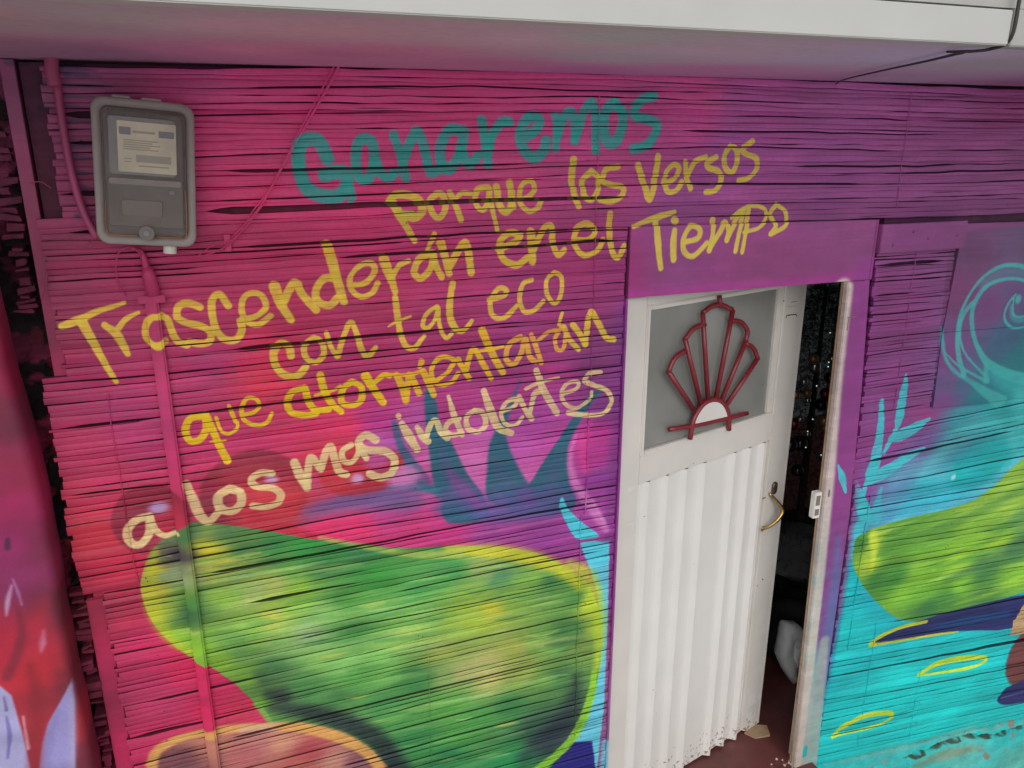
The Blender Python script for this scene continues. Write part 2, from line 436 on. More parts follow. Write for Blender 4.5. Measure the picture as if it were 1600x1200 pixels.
M.stroke([(-500, 930), (-300, 895), (-100, 860), (100, 870)], [30, 60, 90, 80], '#685488', .8, 1.0, T)
M.stroke([(100, 960), (250, 920), (330, 900)], 60, '#B44884', .8, 1.0, T)
M.stroke([(1200, 480), (1165, 600), (1180, 740), (1260, 880), (1340, 1000), (1390, 1070)], [12, 30, 46, 56, 50, 36], '#D084BC', .75, .9, T)
M.stroke([(1290, 400), (1240, 560), (1260, 700)], [30, 50, 40], '#D64A90', .6, 1.0, T)
M.stroke([(1300, 880), (1380, 1030)], 20, '#E0A8D0', .4, 1.0, T)
M.stroke([(1110, 875), (1105, 930)], [14, 24], '#52BACA', 1, .2, T)
M.poly([(1115, 865), (1145, 930), (1195, 985), (1265, 1045), (1345, 1108), (1270, 1130), (1195, 1120), (1140, 1030), (1102, 940)], '#52BACA', 1, 3, T)
M.poly([(906, 848), (930, 845), (952, 850), (950, 960), (944, 1100), (938, 1150), (930, 1230), (880, 1230), (900, 1140), (925, 1080), (935, 1000), (935, 930), (922, 890), (912, 862)], '#6CC0D4', 1, 3, None, False)
M.poly([(906, 850), (952, 845), (950, 880), (920, 885)], '#50BED0', .7, 8, None, False)
M.poly([(840, 1240), (850, 1190), (885, 1160), (925, 1158), (935, 1240)], '#2A2878', 1, 5, None, False)
M.stroke([(948, 1160), (940, 1260)], 14, '#7ABCCC', .9, .4)
# bare dark cane where the can did not reach, around the meter
for x0_, x1_, y_, w__ in ((96, 128, 96, 16), (96, 150, 108, 14), (104, 160, 118, 8), (98, 175, 133, 7), (100, 150, 150, 6), (96, 145, 166, 8), (100, 150, 188, 7), (105, 148, 226, 14), (105, 148, 244, 10), (112, 146, 270, 9), (118, 146, 292, 8), (120, 150, 338, 8), (60, 85, 130, 10), (58, 80, 168, 12), (10, 50, 95, 14)):
    M.stroke([(x0_, y_), ((x0_ + x1_) / 2, y_ + 1), (x1_, y_ + 2)], [w__, w__ * .8, 2], '#3A2C42', .8, .7)
# cherries
M.blob(237, 812, 57, 60, '#902840', 1, .10)
M.blob(266, 820, 26, 38, '#BC344C', .8, 1.0)
M.blob(248, 793, 14, 9, '#B8A0D0', .9, 1.2)
M.blob(398, 772, 80, 72, '#8C2C40', 1, .10)
M.blob(420, 800, 55, 50, '#C23A48', .9, .9)
M.blob(395, 742, 60, 20, '#A83444', .7, .9)
M.blob(424, 750, 10, 7, '#C0A0CC', .9, 1.2)
M.blob(566, 735, 64, 42, '#B02E3C', .95, .15)
M.blob(520, 715, 60, 34, '#BC3440', .6, .8)
M.blob(558, 748, 10, 8, '#D0A8D8', .95, 1.2)
M.blob(630, 745, 26, 18, '#D080B8', .9, .8)
M.blob(590, 705, 24, 30, '#B85CA8', .7, .9)
M.stroke([(400, 780), (480, 775), (540, 755)], [50, 44, 20], '#D04048', .6, 1.0)
M.stroke([(400, 812), (450, 826), (490, 838)], [24, 16, 8], '#B83040', .9, .8)
M.stroke([(480, 800), (560, 785), (640, 780)], [14, 26, 40], '#6E5488', .8, .9)
# big green fruit
PEAR = [(220, 925), (226, 885), (245, 850), (290, 818), (330, 818), (400, 826), (470, 840), (560, 850), (640, 857), (720, 853), (790, 855), (850, 868), (900, 895), (928, 930), (940, 985), (936, 1050), (920, 1110), (890, 1160), (840, 1215), (700, 1300),
        (520, 1300), (440, 1160), (415, 1120), (380, 1080), (335, 1045), (280, 1015), (240, 975)]
M.poly_idw(PEAR, [
    (250, 890, '#D8C030'), (240, 925, '#C8B838'), (236, 955, '#B8C040'), (272, 868, '#3A2E44'), (295, 866, '#3C3048'), (262, 880, '#44484A'), (266, 897, '#90B090'), (280, 905, '#A8B888'), (328, 862, '#DCC838'),
    (320, 850, '#B8B840'), (345, 875, '#C8C044'), (330, 885, '#B8B858'), (380, 860, '#3C7040'), (300, 835, '#3C6840'), (360, 835, '#4A7848'), (430, 850, '#3A8044'), (480, 855, '#328E40'), (560, 870, '#3A7848'), (500, 890, '#3C7444'), (520, 870, '#358040'),
    (300, 940, '#4E8A42'), (275, 925, '#70A040'), (290, 960, '#3A6440'), (270, 990, '#8AB83C'), (305, 1010, '#88B83C'), (360, 930, '#8AB448'), (420, 935, '#98B84C'), (430, 918, '#ACB464'), (432, 965, '#C0C058'), (400, 930, '#A0B070'),
    (380, 900, '#88A860'), (470, 920, '#8CB840'), (470, 950, '#90C050'), (400, 975, '#80B04C'), (450, 890, '#589848'), (550, 930, '#4A9040'), (590, 905, '#409440'), (570, 900, '#3E8C40'), (700, 890, '#48904C'), (650, 920, '#509850'), (650, 960, '#78B45C'), (640, 990, '#A4CC68'), (590, 960, '#6CAC58'),
    (740, 965, '#A0B840'), (765, 950, '#C8C040'), (735, 945, '#98B848'), (720, 985, '#98B858'), (700, 1020, '#98A858'), (560, 980, '#50904A'), (480, 990, '#9CB888'), (500, 960, '#88B868'), (500, 1030, '#8CBC64'), (450, 1000, '#80A860'), (370, 1020, '#5A8848'), (360, 1000, '#6A9848'),
    (420, 1045, '#487848'), (400, 1060, '#3C5C40'), (345, 1035, '#80A838'), (380, 1060, '#78A840'), (410, 1100, '#70A840'), (440, 1085, '#3C4C40'), (600, 1030, '#88C868'), (560, 1060, '#5CA850'), (650, 1070, '#3C7C44'), (645, 1060, '#448448'), (720, 1050, '#B0B070'), (700, 1055, '#88A860'),
    (760, 1040, '#B8B070'), (770, 1060, '#B0AC68'), (800, 1020, '#A0A850'), (850, 1000, '#78A850'), (820, 1050, '#90A050'), (830, 900, '#80A850'), (800, 930, '#80B050'), (760, 885, '#90A860'), (780, 905, '#50845C'), (860, 905, '#48824C'), (880, 910, '#5C9048'), (900, 940, '#508848'),
    (920, 945, '#C0D048'), (930, 985, '#A8C048'), (890, 980, '#4A8048'), (890, 1000, '#508048'), (910, 1010, '#708C48'), (870, 1060, '#3A6840'), (850, 1060, '#689048'), (860, 1150, '#303C48'), (840, 1130, '#345844'), (800, 1100, '#3E8048'),
    (750, 1120, '#4A9048'), (700, 1100, '#58A048'), (720, 1150, '#509848'), (650, 1110, '#50904A'), (600, 1100, '#48884C'), (640, 1160, '#388048'),
    (700, 1180, '#2F7A48'), (800, 1185, '#2E8A50'), (480, 1085, '#4C8848'), (530, 1090, '#4A8048'), (470, 1070, '#508C4C'), (540, 1040, '#84C068'), (600, 1060, '#78B85C')], soft=2, power=3.2, warp=.010)
M.streaks(PEAR, 150, ['#B4D070', '#9CC868', '#4E9048', '#3F8444', '#C8CC78', '#80BC54', '#A8C888'], 5, -.16)
M.streaks(PEAR, 50, ['#C4D888', '#D0CC60', '#2F6C40'], 6, -.16, (20, 60), (3, 7), (.25, .55))
M.stroke([(425, 1105), (480, 1112), (540, 1130), (590, 1158), (625, 1205)], [10, 26, 32, 30, 28], '#1F2A30', .9, .8)
M.stroke([(420, 1085), (445, 1092)], 16, '#2A3634', .8, 1.0)
M.stroke([(900, 1060), (892, 1105), (868, 1140), (820, 1180)], [10, 32, 36, 20], '#26343A', .75, 1.0)
M.stroke([(890, 880), (912, 893), (928, 925), (938, 985), (932, 1050)], [10, 20, 24, 16, 8], '#B8D040', .8, .8)
M.stroke([(928, 1050), (925, 1080), (908, 1130), (880, 1170), (830, 1210)], [8, 12, 14, 14, 14], '#8CC83C', .95, .3)
M.stroke([(700, 860), (770, 862), (830, 872), (880, 892), (905, 915)], [12, 22, 22, 20, 12], '#D8CC3C', .8, .8)
M.stroke([(500, 840), (560, 852), (640, 866), (720, 866)], [5, 8, 10, 14], '#A8B85C', .8, .6)
M.stroke([(242, 860), (236, 900), (238, 950), (262, 995), (300, 1020)], [10, 20, 22, 16, 10], '#C0C038', .6, .8)
M.stroke([(400, 1100), (420, 1125), (435, 1150)], 8, '#80B850', .8, .6)
# cut fruit at the bottom edge
M.poly_idw([(228, 1210), (235, 1182), (255, 1160), (290, 1146), (340, 1136), (400, 1130), (470, 1130), (530, 1144), (580, 1172), (615, 1215), (625, 1290), (560, 1420), (300, 1420), (235, 1290)],
           [(330, 1165, '#B87868'), (290, 1190, '#6C4048'), (400, 1160, '#A87068'), (390, 1175, '#A85C60'), (440, 1160, '#C08870'), (480, 1175, '#A84850'), (470, 1195, '#B06058'), (520, 1190, '#C08878'), (560, 1190, '#805058'), (420, 1250, '#B87868'), (500, 1250, '#985058')], soft=2)
M.stroke([(232, 1230), (240, 1182), (260, 1163), (300, 1148), (350, 1140), (410, 1136), (470, 1137), (530, 1152), (578, 1180), (612, 1230)], [16, 16, 15, 14, 14, 12, 16, 18, 15, 14], '#D8A45C', .95, .45)
M.stroke([(380, 1140), (430, 1136)], 12, '#C8A8A0', .6, .9)

# lettering ---------------------------------------------------------------
def write(color, tr, items, soft=.22):
    for wd_, pts in items:
        wd_ = [w * 1.07 for w in wd_] if isinstance(wd_, (list, tuple)) else wd_ * 1.07
        M.stroke(pts, wd_, color, .97, soft, tr)

TEAL, YEL, YLW, CRM, ORG = '#2C8078', '#D8C650', '#D8BC48', '#DCC48C', '#E8B04A'
write(TEAL, (440, 130, 4), [
    (84, [(285, 470), (240, 370), (180, 350), (120, 380), (105, 480), (135, 620), (200, 685), (300, 710), (380, 690), (410, 620), (390, 560), (340, 555), (270, 575)]),
    ([46, 30], [(425, 640), (445, 700), (430, 745)]),
    (64, [(560, 360), (510, 345), (470, 400), (465, 500), (485, 590), (535, 600), (570, 540), (580, 450), (570, 370)]),
    (60, [(585, 480), (620, 560), (665, 590), (705, 560)]), (56, [(700, 325), (740, 430), (775, 590)]), (60, [(760, 480), (800, 380), (845, 300), (875, 350), (905, 460), (930, 555), (985, 540)]),
    (64, [(1140, 300), (1050, 290), (1000, 380), (990, 470), (1035, 540), (1080, 500), (1120, 420), (1140, 310)]), (56, [(1130, 420), (1160, 500), (1190, 500), (1230, 450)]),
    (58, [(1250, 230), (1270, 340), (1290, 505)]), (58, [(1290, 430), (1320, 320), (1375, 245), (1420, 240)])])
write(TEAL, (800, 0, 4), [
    (62, [(80, 860), (150, 810), (170, 750), (130, 725), (80, 760), (50, 850), (80, 940), (140, 990), (200, 940), (215, 880)]),
    (46, [(270, 720), (280, 800), (275, 930)]), (56, [(285, 850), (320, 740), (370, 700), (395, 780), (395, 880)]), (52, [(405, 850), (450, 700), (500, 640), (520, 720), (525, 940)]),
    (62, [(640, 640), (590, 690), (575, 790), (600, 890), (655, 880), (685, 800), (695, 710), (640, 640)]),
    (56, [(885, 600), (820, 620), (765, 680), (780, 730), (860, 750), (905, 780), (890, 850), (840, 910), (760, 930)])])
write(YEL, (580, 230, 5.333), [
    (62, [(150, 450), (200, 400), (290, 395), (380, 425), (425, 500), (410, 560), (350, 590), (290, 570)]), ([80, 62, 50, 44], [(190, 480), (250, 590), (310, 690), (360, 780)]), (60, [(250, 560), (330, 560)]),
    (46, [(550, 385), (490, 440), (500, 530), (550, 590), (600, 560), (620, 470), (590, 395), (550, 385)]), (48, [(655, 380), (690, 450), (720, 530), (748, 605)]), (40, [(690, 440), (750, 385), (825, 385)]),
    (46, [(975, 335), (890, 350), (865, 430), (890, 500), (935, 520), (975, 450), (985, 350)]), ([50, 40, 34], [(985, 420), (1010, 520), (1030, 600), (1050, 690)]),
    (56, [(1045, 330), (1060, 440), (1090, 520), (1135, 535), (1170, 470), (1155, 295)]), (40, [(1170, 420), (1190, 500)]),
    (38, [(1240, 440), (1310, 410), (1360, 350), (1340, 285), (1270, 300), (1235, 380), (1250, 480), (1320, 535), (1390, 505), (1420, 445)])])
write(YEL, (800, 130, 3.636), [
    ([40, 38, 32, 30], [(350, 435), (338, 525), (348, 620), (380, 700)]), (31, [(450, 500), (400, 555), (410, 640), (450, 662), (480, 620), (490, 540), (450, 500)]),
    (30, [(600, 475), (535, 490), (515, 555), (570, 580), (625, 590), (622, 640), (560, 672), (500, 662)]), (34, [(715, 465), (745, 560), (782, 660), (812, 540), (830, 415)]),
    (27, [(860, 570), (920, 545), (950, 485), (920, 462), (880, 500), (865, 570), (885, 618), (930, 608), (965, 560)]), (27, [(985, 445), (990, 520), (1012, 598)]), (27, [(1000, 520), (1040, 445), (1100, 418)]),
    (28, [(1160, 420), (1110, 450), (1115, 480), (1170, 500), (1190, 550), (1150, 610), (1100, 618)]), (28, [(1240, 355), (1208, 410), (1212, 480), (1250, 505), (1278, 450), (1275, 380), (1240, 355)]),
    (26, [(1370, 330), (1310, 370), (1325, 400), (1385, 425), (1390, 480), (1350, 535), (1290, 553)])])
write('#C8B84E', (760, 300, 3.2), [
    ([14, 26, 32, 20], [(730, 175), (800, 145), (860, 125), (940, 98)]), ([30, 32, 30, 24], [(845, 150), (850, 230), (856, 300), (866, 380)]), (34, [(940, 140), (945, 145)]), ([26, 32, 30], [(935, 190), (928, 260), (930, 335)]),
    (24, [(980, 250), (1050, 230), (1060, 185), (1015, 170), (978, 235), (985, 300), (1030, 318), (1095, 255)]),
    ([28, 20, 26], [(1130, 140), (1125, 210), (1108, 290)]), (24, [(1110, 280), (1160, 200), (1190, 150), (1205, 190), (1195, 240)]), ([22, 22], [(1195, 240), (1245, 140), (1285, 95), (1260, 190), (1238, 295)]),
    ([24, 20], [(1310, 90), (1290, 200), (1272, 300)]), (17, [(1225, 130), (1270, 90), (1330, 68), (1390, 85), (1395, 135), (1350, 180), (1280, 200)]),
    (22, [(1450, 62), (1418, 110), (1440, 165), (1415, 208)]), (20, [(1450, 62), (1495, 100), (1490, 165), (1420, 208)])])
write(YLW, (90, 430, 4.706), [
    ([50, 60, 42, 30], [(30, 375), (140, 335), (300, 265), (490, 205)]), ([70, 60, 50, 44, 36], [(180, 345), (250, 470), (310, 580), (370, 690), (430, 780)]),
    ([46, 60, 56, 40], [(345, 365), (430, 430), (480, 510), (515, 580)]), ([40, 40, 26], [(440, 400), (500, 325), (595, 275)]),
    (48, [(760, 295), (690, 305), (650, 370), (650, 450), (700, 500), (760, 500)]), (50, [(760, 295), (810, 330), (840, 410), (880, 480), (950, 515)]), (48, [(690, 490), (740, 515), (790, 480)]),
    (50, [(1045, 235), (960, 205), (890, 230), (880, 310), (950, 350), (1060, 375), (1125, 420), (1120, 480), (1060, 505), (970, 490)]),
    (52, [(1255, 225), (1190, 140), (1135, 190), (1140, 310), (1170, 410), (1230, 470), (1310, 475), (1355, 410), (1345, 340)]),
    (42, [(1375, 325), (1460, 300), (1530, 240), (1505, 155), (1430, 130), (1365, 175), (1355, 270), (1400, 345), (1480, 360), (1565, 300)])])
write(YLW, (380, 340, 4), [
    ([66, 56, 44], [(195, 430), (240, 550), (300, 640)]), (48, [(250, 530), (300, 430), (335, 410), (370, 480), (455, 575)]),
    ([60, 60, 56, 46], [(522, 170), (560, 290), (590, 400), (630, 525)]), (44, [(590, 385), (510, 380), (455, 450), (465, 520), (540, 548), (600, 490)]),
    (33, [(665, 425), (760, 410), (820, 340), (800, 285), (730, 300), (668, 375), (680, 455), (740, 495), (805, 470), (840, 410)]),
    ([60, 56, 46, 36], [(880, 260), (905, 330), (930, 400), (950, 465)]), ([34, 34, 26], [(930, 370), (975, 300), (1035, 270)]),
    (40, [(1175, 220), (1095, 265), (1070, 345), (1110, 380), (1165, 330), (1190, 240)]), (38, [(1190, 220), (1205, 300), (1240, 370)]), ([30, 22], [(1195, 100), (1150, 200)]),
    ([50, 44, 36], [(1235, 160), (1265, 260), (1288, 350)]), (44, [(1285, 320), (1330, 230), (1385, 155), (1410, 230), (1425, 345)])])
write(YLW, (760, 300, 3.2), [
    (32, [(60, 285), (145, 250), (165, 215), (110, 205), (65, 260), (85, 335), (150, 365), (205, 330)]), ([42, 34], [(222, 200), (228, 280), (232, 350)]), (28, [(240, 280), (285, 185), (325, 170), (330, 250), (358, 315), (388, 290)]),
    (27, [(445, 240), (510, 238), (540, 195), (500, 158), (447, 190), (442, 265), (490, 318), (555, 290), (582, 240)]), (27, [(618, 110), (612, 200), (630, 300), (658, 328), (688, 270)])])
write(YLW, (270, 480, 4), [
    (44, [(740, 305), (725, 245), (672, 225), (630, 285), (645, 370), (705, 425), (780, 425), (830, 375)]), (34, [(880, 190), (822, 240), (832, 315), (895, 345), (945, 290), (928, 215), (880, 190)]),
    (30, [(960, 160), (990, 250), (1028, 305)]), (34, [(1030, 305), (1072, 170), (1112, 95), (1150, 165), (1180, 265), (1218, 305), (1268, 255)])])
write(YLW, (560, 460, 3.81), [
    ([34, 34, 30, 26], [(220, 20), (232, 120), (250, 230), (285, 310), (335, 318), (375, 270), (393, 250)]), ([12, 18, 14], [(178, 190), (240, 158), (312, 130)]),
    (25, [(468, 72), (405, 115), (382, 185), (418, 198), (458, 145), (475, 80), (482, 180), (518, 258), (556, 235)])])
write(YLW, (380, 340, 4), [([36, 40, 44, 34, 24], [(1310, 410), (1292, 520), (1292, 620), (1328, 695), (1380, 705), (1428, 645)])])
write(YLW, (760, 300, 3.2), [
    (23, [(15, 540), (88, 518), (100, 490), (60, 482), (20, 550), (32, 618), (90, 628), (150, 570)]), (21, [(228, 440), (182, 460), (166, 540), (190, 598), (240, 590), (285, 545)]), (21, [(340, 402), (302, 440), (305, 515), (345, 558), (376, 500), (374, 425), (340, 402)])])
write('#E4C42C', (270, 480, 4), [
    (43, [(200, 680), (110, 695), (78, 770), (110, 835), (175, 820), (212, 750), (200, 680)]), (43, [(205, 670), (255, 780), (295, 870), (342, 960)]), (15, [(235, 840), (330, 832)]),
    (21, [(272, 690), (300, 770), (350, 790), (400, 760), (405, 720)]), ([20, 25], [(350, 615), (395, 720)]), (24, [(430, 672), (500, 658), (542, 620), (520, 572), (460, 572), (430, 640), (450, 710), (530, 740), (590, 720), (620, 660)]),
    (41, [(825, 505), (745, 530), (715, 600), (745, 660), (830, 675), (900, 665)]), (43, [(825, 505), (850, 590), (890, 640), (975, 640)]), ([45, 42, 37], [(920, 425), (950, 530), (1000, 610), (1055, 655)]), (18, [(890, 550), (1000, 520), (1045, 490)]),
    (38, [(1120, 465), (1065, 510), (1055, 590), (1115, 615), (1175, 585), (1178, 500), (1120, 465)]), ([55, 47, 40], [(1205, 430), (1262, 520), (1318, 600)]), (31, [(1250, 480), (1315, 425), (1355, 428)])])
write('#E6BC34', (560, 460, 3.81), [
    ([37, 42, 37], [(228, 480), (265, 560), (285, 635)]), ([29, 37], [(290, 600), (300, 480)]), ([34, 37, 34], [(310, 480), (340, 540), (362, 590)]), ([34, 25], [(375, 400), (365, 430)]), ([37, 37, 30], [(385, 460), (420, 530), (450, 600)]), (20, [(150, 478), (230, 478), (310, 478), (385, 450)]),
    (27, [(452, 520), (530, 462), (568, 392), (505, 372), (452, 405), (434, 480), (482, 538), (556, 520), (592, 470)]), (30, [(592, 385), (622, 440), (660, 500)]), (30, [(640, 450), (660, 370), (690, 325), (740, 410), (790, 500)]),
    ([44, 40, 35], [(738, 215), (785, 330), (860, 465)]), (18, [(690, 345), (790, 325), (860, 310)])])
write(ORG, (560, 460, 3.81), [(30, [(965, 252), (895, 300), (880, 385), (925, 415), (968, 350), (992, 265), (1020, 370), (1055, 400)]), (28, [(1030, 242), (1060, 320), (1088, 405)]), (21, [(1070, 275), (1130, 225), (1180, 215)]),
                              (23, [(1215, 190), (1172, 255), (1180, 325), (1218, 325), (1232, 250)])])
write(YLW, (560, 460, 3.81), [(28, [(1225, 195), (1250, 260), (1310, 328)]), (20, [(1212, 112), (1195, 180)]), (33, [(1278, 182), (1320, 240), (1350, 298)]), (33, [(1350, 298), (1368, 160), (1388, 102), (1430, 175), (1475, 255), (1520, 268)])])
write(CRM, (0, 600, 4), [
    (48, [(935, 825), (850, 850), (795, 920), (815, 990), (880, 1000), (935, 930), (935, 830)]), ([40, 40, 30], [(935, 830), (970, 910), (1030, 948), (1105, 925)]),
    ([44, 58, 56, 46, 40], [(1165, 620), (1205, 720), (1250, 820), (1305, 860), (1365, 800)]), (50, [(1435, 655), (1365, 700), (1375, 775), (1445, 795), (1505, 750), (1500, 675), (1435, 655)])])
write(CRM, (400, 600, 4), [
    (42, [(100, 560), (30, 555), (-30, 600), (0, 640), (100, 650), (155, 685), (140, 740), (60, 768), (-20, 762)]),
    ([50, 56, 44], [(240, 490), (275, 570), (320, 650)]), (44, [(320, 640), (325, 540), (340, 460), (375, 490), (405, 530)]), (44, [(405, 530), (435, 430), (465, 390), (490, 460), (520, 545), (565, 565)]),
    (36, [(595, 380), (540, 420), (548, 478), (600, 488), (640, 430), (645, 405), (690, 465)]), (46, [(750, 350), (685, 320), (640, 370), (690, 410), (800, 420), (865, 470), (850, 550), (780, 585), (710, 560)])])
write(CRM, (560, 460, 3.81), [
    (30, [(238, 720), (242, 728)]), ([36, 52, 40], [(258, 770), (300, 840), (350, 925)]), ([30, 42, 40], [(350, 790), (385, 850), (415, 875)]), (34, [(400, 865), (430, 775), (462, 752), (490, 820), (530, 855)]),
    ([22, 34, 28], [(538, 608), (570, 720), (618, 838)]), (28, [(600, 740), (540, 762), (520, 808), (560, 838), (615, 825)]), (30, [(690, 690), (645, 730), (652, 795), (712, 818), (758, 770), (740, 705), (690, 690)]),
    ([34, 46, 42, 34], [(748, 575), (790, 700), (835, 795), (910, 825)]), (24, [(850, 702), (928, 664), (938, 625), (882, 642), (850, 700), (872, 768), (930, 778), (978, 732)]),
    ([28, 32], [(958, 612), (990, 680), (1030, 738)]), ([30, 32], [(1022, 702), (1045, 600), (1085, 575)]), ([34, 38, 34], [(1058, 452), (1108, 580), (1182, 705)]), ([20, 22, 14], [(1000, 562), (1090, 520), (1190, 495)]),
    (21, [(1215, 592), (1298, 562), (1308, 522), (1252, 528), (1210, 580), (1230, 650), (1300, 678), (1378, 620), (1385, 580)]), (26, [(1440, 465), (1375, 470), (1348, 515), (1400, 540), (1478, 572), (1508, 640), (1460, 708), (1370, 720), (1250, 705)])], .15)

# door frame paint: bare cream edge, purple overspray, blue patch, bare foot
M.stroke([(1352, 428), (1335, 600), (1318, 760), (1302, 900), (1290, 1000), (1284, 1060)], [44, 50, 46, 44, 34, 16], '#843E7C', 1, .4)
M.stroke([(1308, 840), (1298, 950), (1288, 1040), (1276, 1110)], [6, 20, 24, 16], '#5670A0', .75, .8)
M.stroke([(1314, 452), (1295, 600), (1279, 760), (1260, 920), (1244, 1060), (1230, 1210)], [32, 36, 42, 46, 50, 56], '#C0B4AA', 1, .16)
M.stroke([(1286, 1000), (1275, 1080), (1262, 1200)], [14, 22, 26], '#98A29C', .95, .3)
M.stroke([(1240, 1060), (1228, 1210)], 36, '#BEB0A6', 1, .25)
M.stroke([(1257, 1166), (1255, 1178)], 6, '#20A8A8', 1, .3)
M.stroke([(1306, 735), (1314, 760), (1318, 780)], [5, 11, 4], c, 0, .2)
M.stroke([(1306, 726), (1313, 744), (1319, 768)], [4, 11, 4], '#4AB6C0', 1, .15)
mural_img = M.finish('mural', shade_wall, gain=.91)

pil = Canvas(-1.4, -0.3, 0.2, 2.5, 0.003, lambda a, b: W(a, b, -0.1), -0.1)
pil.idw([(10, 360, '#6A2E40'), (20, 450, '#8A2C4A'), (20, 600, '#96284A'), (55, 650, '#6E2840'), (30, 800, '#A0285A'), (60, 750, '#98284C'), (85, 850, '#762840'), (30, 900, '#8C3060'), (100, 950, '#7A2A40'), (20, 1000, '#B82C44'),
         (60, 1050, '#C0303C'), (80, 1150, '#B0343C'), (130, 1180, '#742A3C'), (10, 850, '#9C2C68'), (120, 1060, '#722838'), (-200, 800, '#8A3050'), (-200, 1200, '#A03848')])
pil.poly([(112, 1064), (117, 1100), (118, 1260), (58, 1260), (62, 1190), (66, 1160), (75, 1130), (95, 1095)], '#9890C4', 1, 4, None, False)
pil.poly([(-40, 1060), (0, 1072), (18, 1087), (36, 1150), (50, 1210), (50, 1260), (-60, 1260)], '#A8A4CC', 1, 4, None, False)
pil.stroke([(112, 1075), (114, 1150), (113, 1230)], [8, 12, 8], '#B4A8C0', .5, 1.0)
pil.stroke([(90, 1110), (80, 1150), (74, 1200)], [4, 10, 8], '#8078B0', .4, 1.0)
pil.stroke([(18, 915), (12, 940), (10, 962)], [3, 8, 3], '#D8B8DC', .8, 1.2)
pil.stroke([(20, 905), (28, 925), (34, 945)], [2, 5, 2], '#B888B8', .7, 1.0)
pil.stroke([(68, 985), (66, 1005), (64, 1018)], [3, 10, 3], '#D0B0DC', .85, 1.3)
pil.stroke([(28, 950), (34, 1000), (10, 1060)], [4, 16, 12], '#6A2438', .6, 1.0)
pil.stroke([(46, 1040), (58, 1100), (54, 1200)], [6, 22, 20], '#84242F', .6, 1.0)
pil.stroke([(70, 940), (60, 980), (56, 1020)], [10, 30, 20], '#B83040', .6, 1.0)
pil.stroke([(90, 930), (110, 1010), (130, 1080)], [14, 20, 20], '#642234', .6, 1.0)
pil.stroke([(12, 843), (12, 856)], [6, 9], '#4A2040', .9, .7)
pil.stroke([(10, 1120), (15, 1150), (12, 1185)], [3, 7, 3], '#6058A0', .7, .8)
pil.stroke([(6, 1090), (10, 1110)], [3, 6], '#5A5080', .7, .8)
pil.stroke([(36, 1120), (44, 1170)], [3, 5], '#EDE8F4', .5, .8)
pil_img = pil.finish('pillar paint', shade_wall, gain=.8, mottled=.06, streak=0)

sof = Canvas(-2.5, 5.0, -1.0, 0.1, 0.01, lambda a, b: F(a, b, 2.605))
sof.idw([(10, 20, '#6C5C60'), (80, 40, '#645A60'), (10, 70, '#5E4654'), (150, 78, '#5A4054'), (90, 20, '#666266'), (200, 30, '#6A6466'), (280, 80, '#6E4860'), (350, 40, '#76606C'), (400, 80, '#7A5064'), (500, 50, '#786068'), (520, 85, '#70485E'), (600, 80, '#764C62'),
         (700, 60, '#74606A'), (800, 60, '#786670'), (780, 100, '#704860'), (950, 60, '#6A6C6C'), (970, 90, '#68646A'), (900, 110, '#6E4464'), (1100, 80, '#746872'), (1100, 110, '#704C66'), (1250, 90, '#706674'), (1250, 125, '#6C4864'), (1400, 90, '#70687A'),
         (1400, 125, '#685866'), (1560, 100, '#665E66'), (1590, 130, '#5C3C50'), (1500, 132, '#644A5E')], step=3, power=3.0)
sof_img = sof.finish('soffit paint', lambda v: np.full_like(v, .24), mottled=.01)

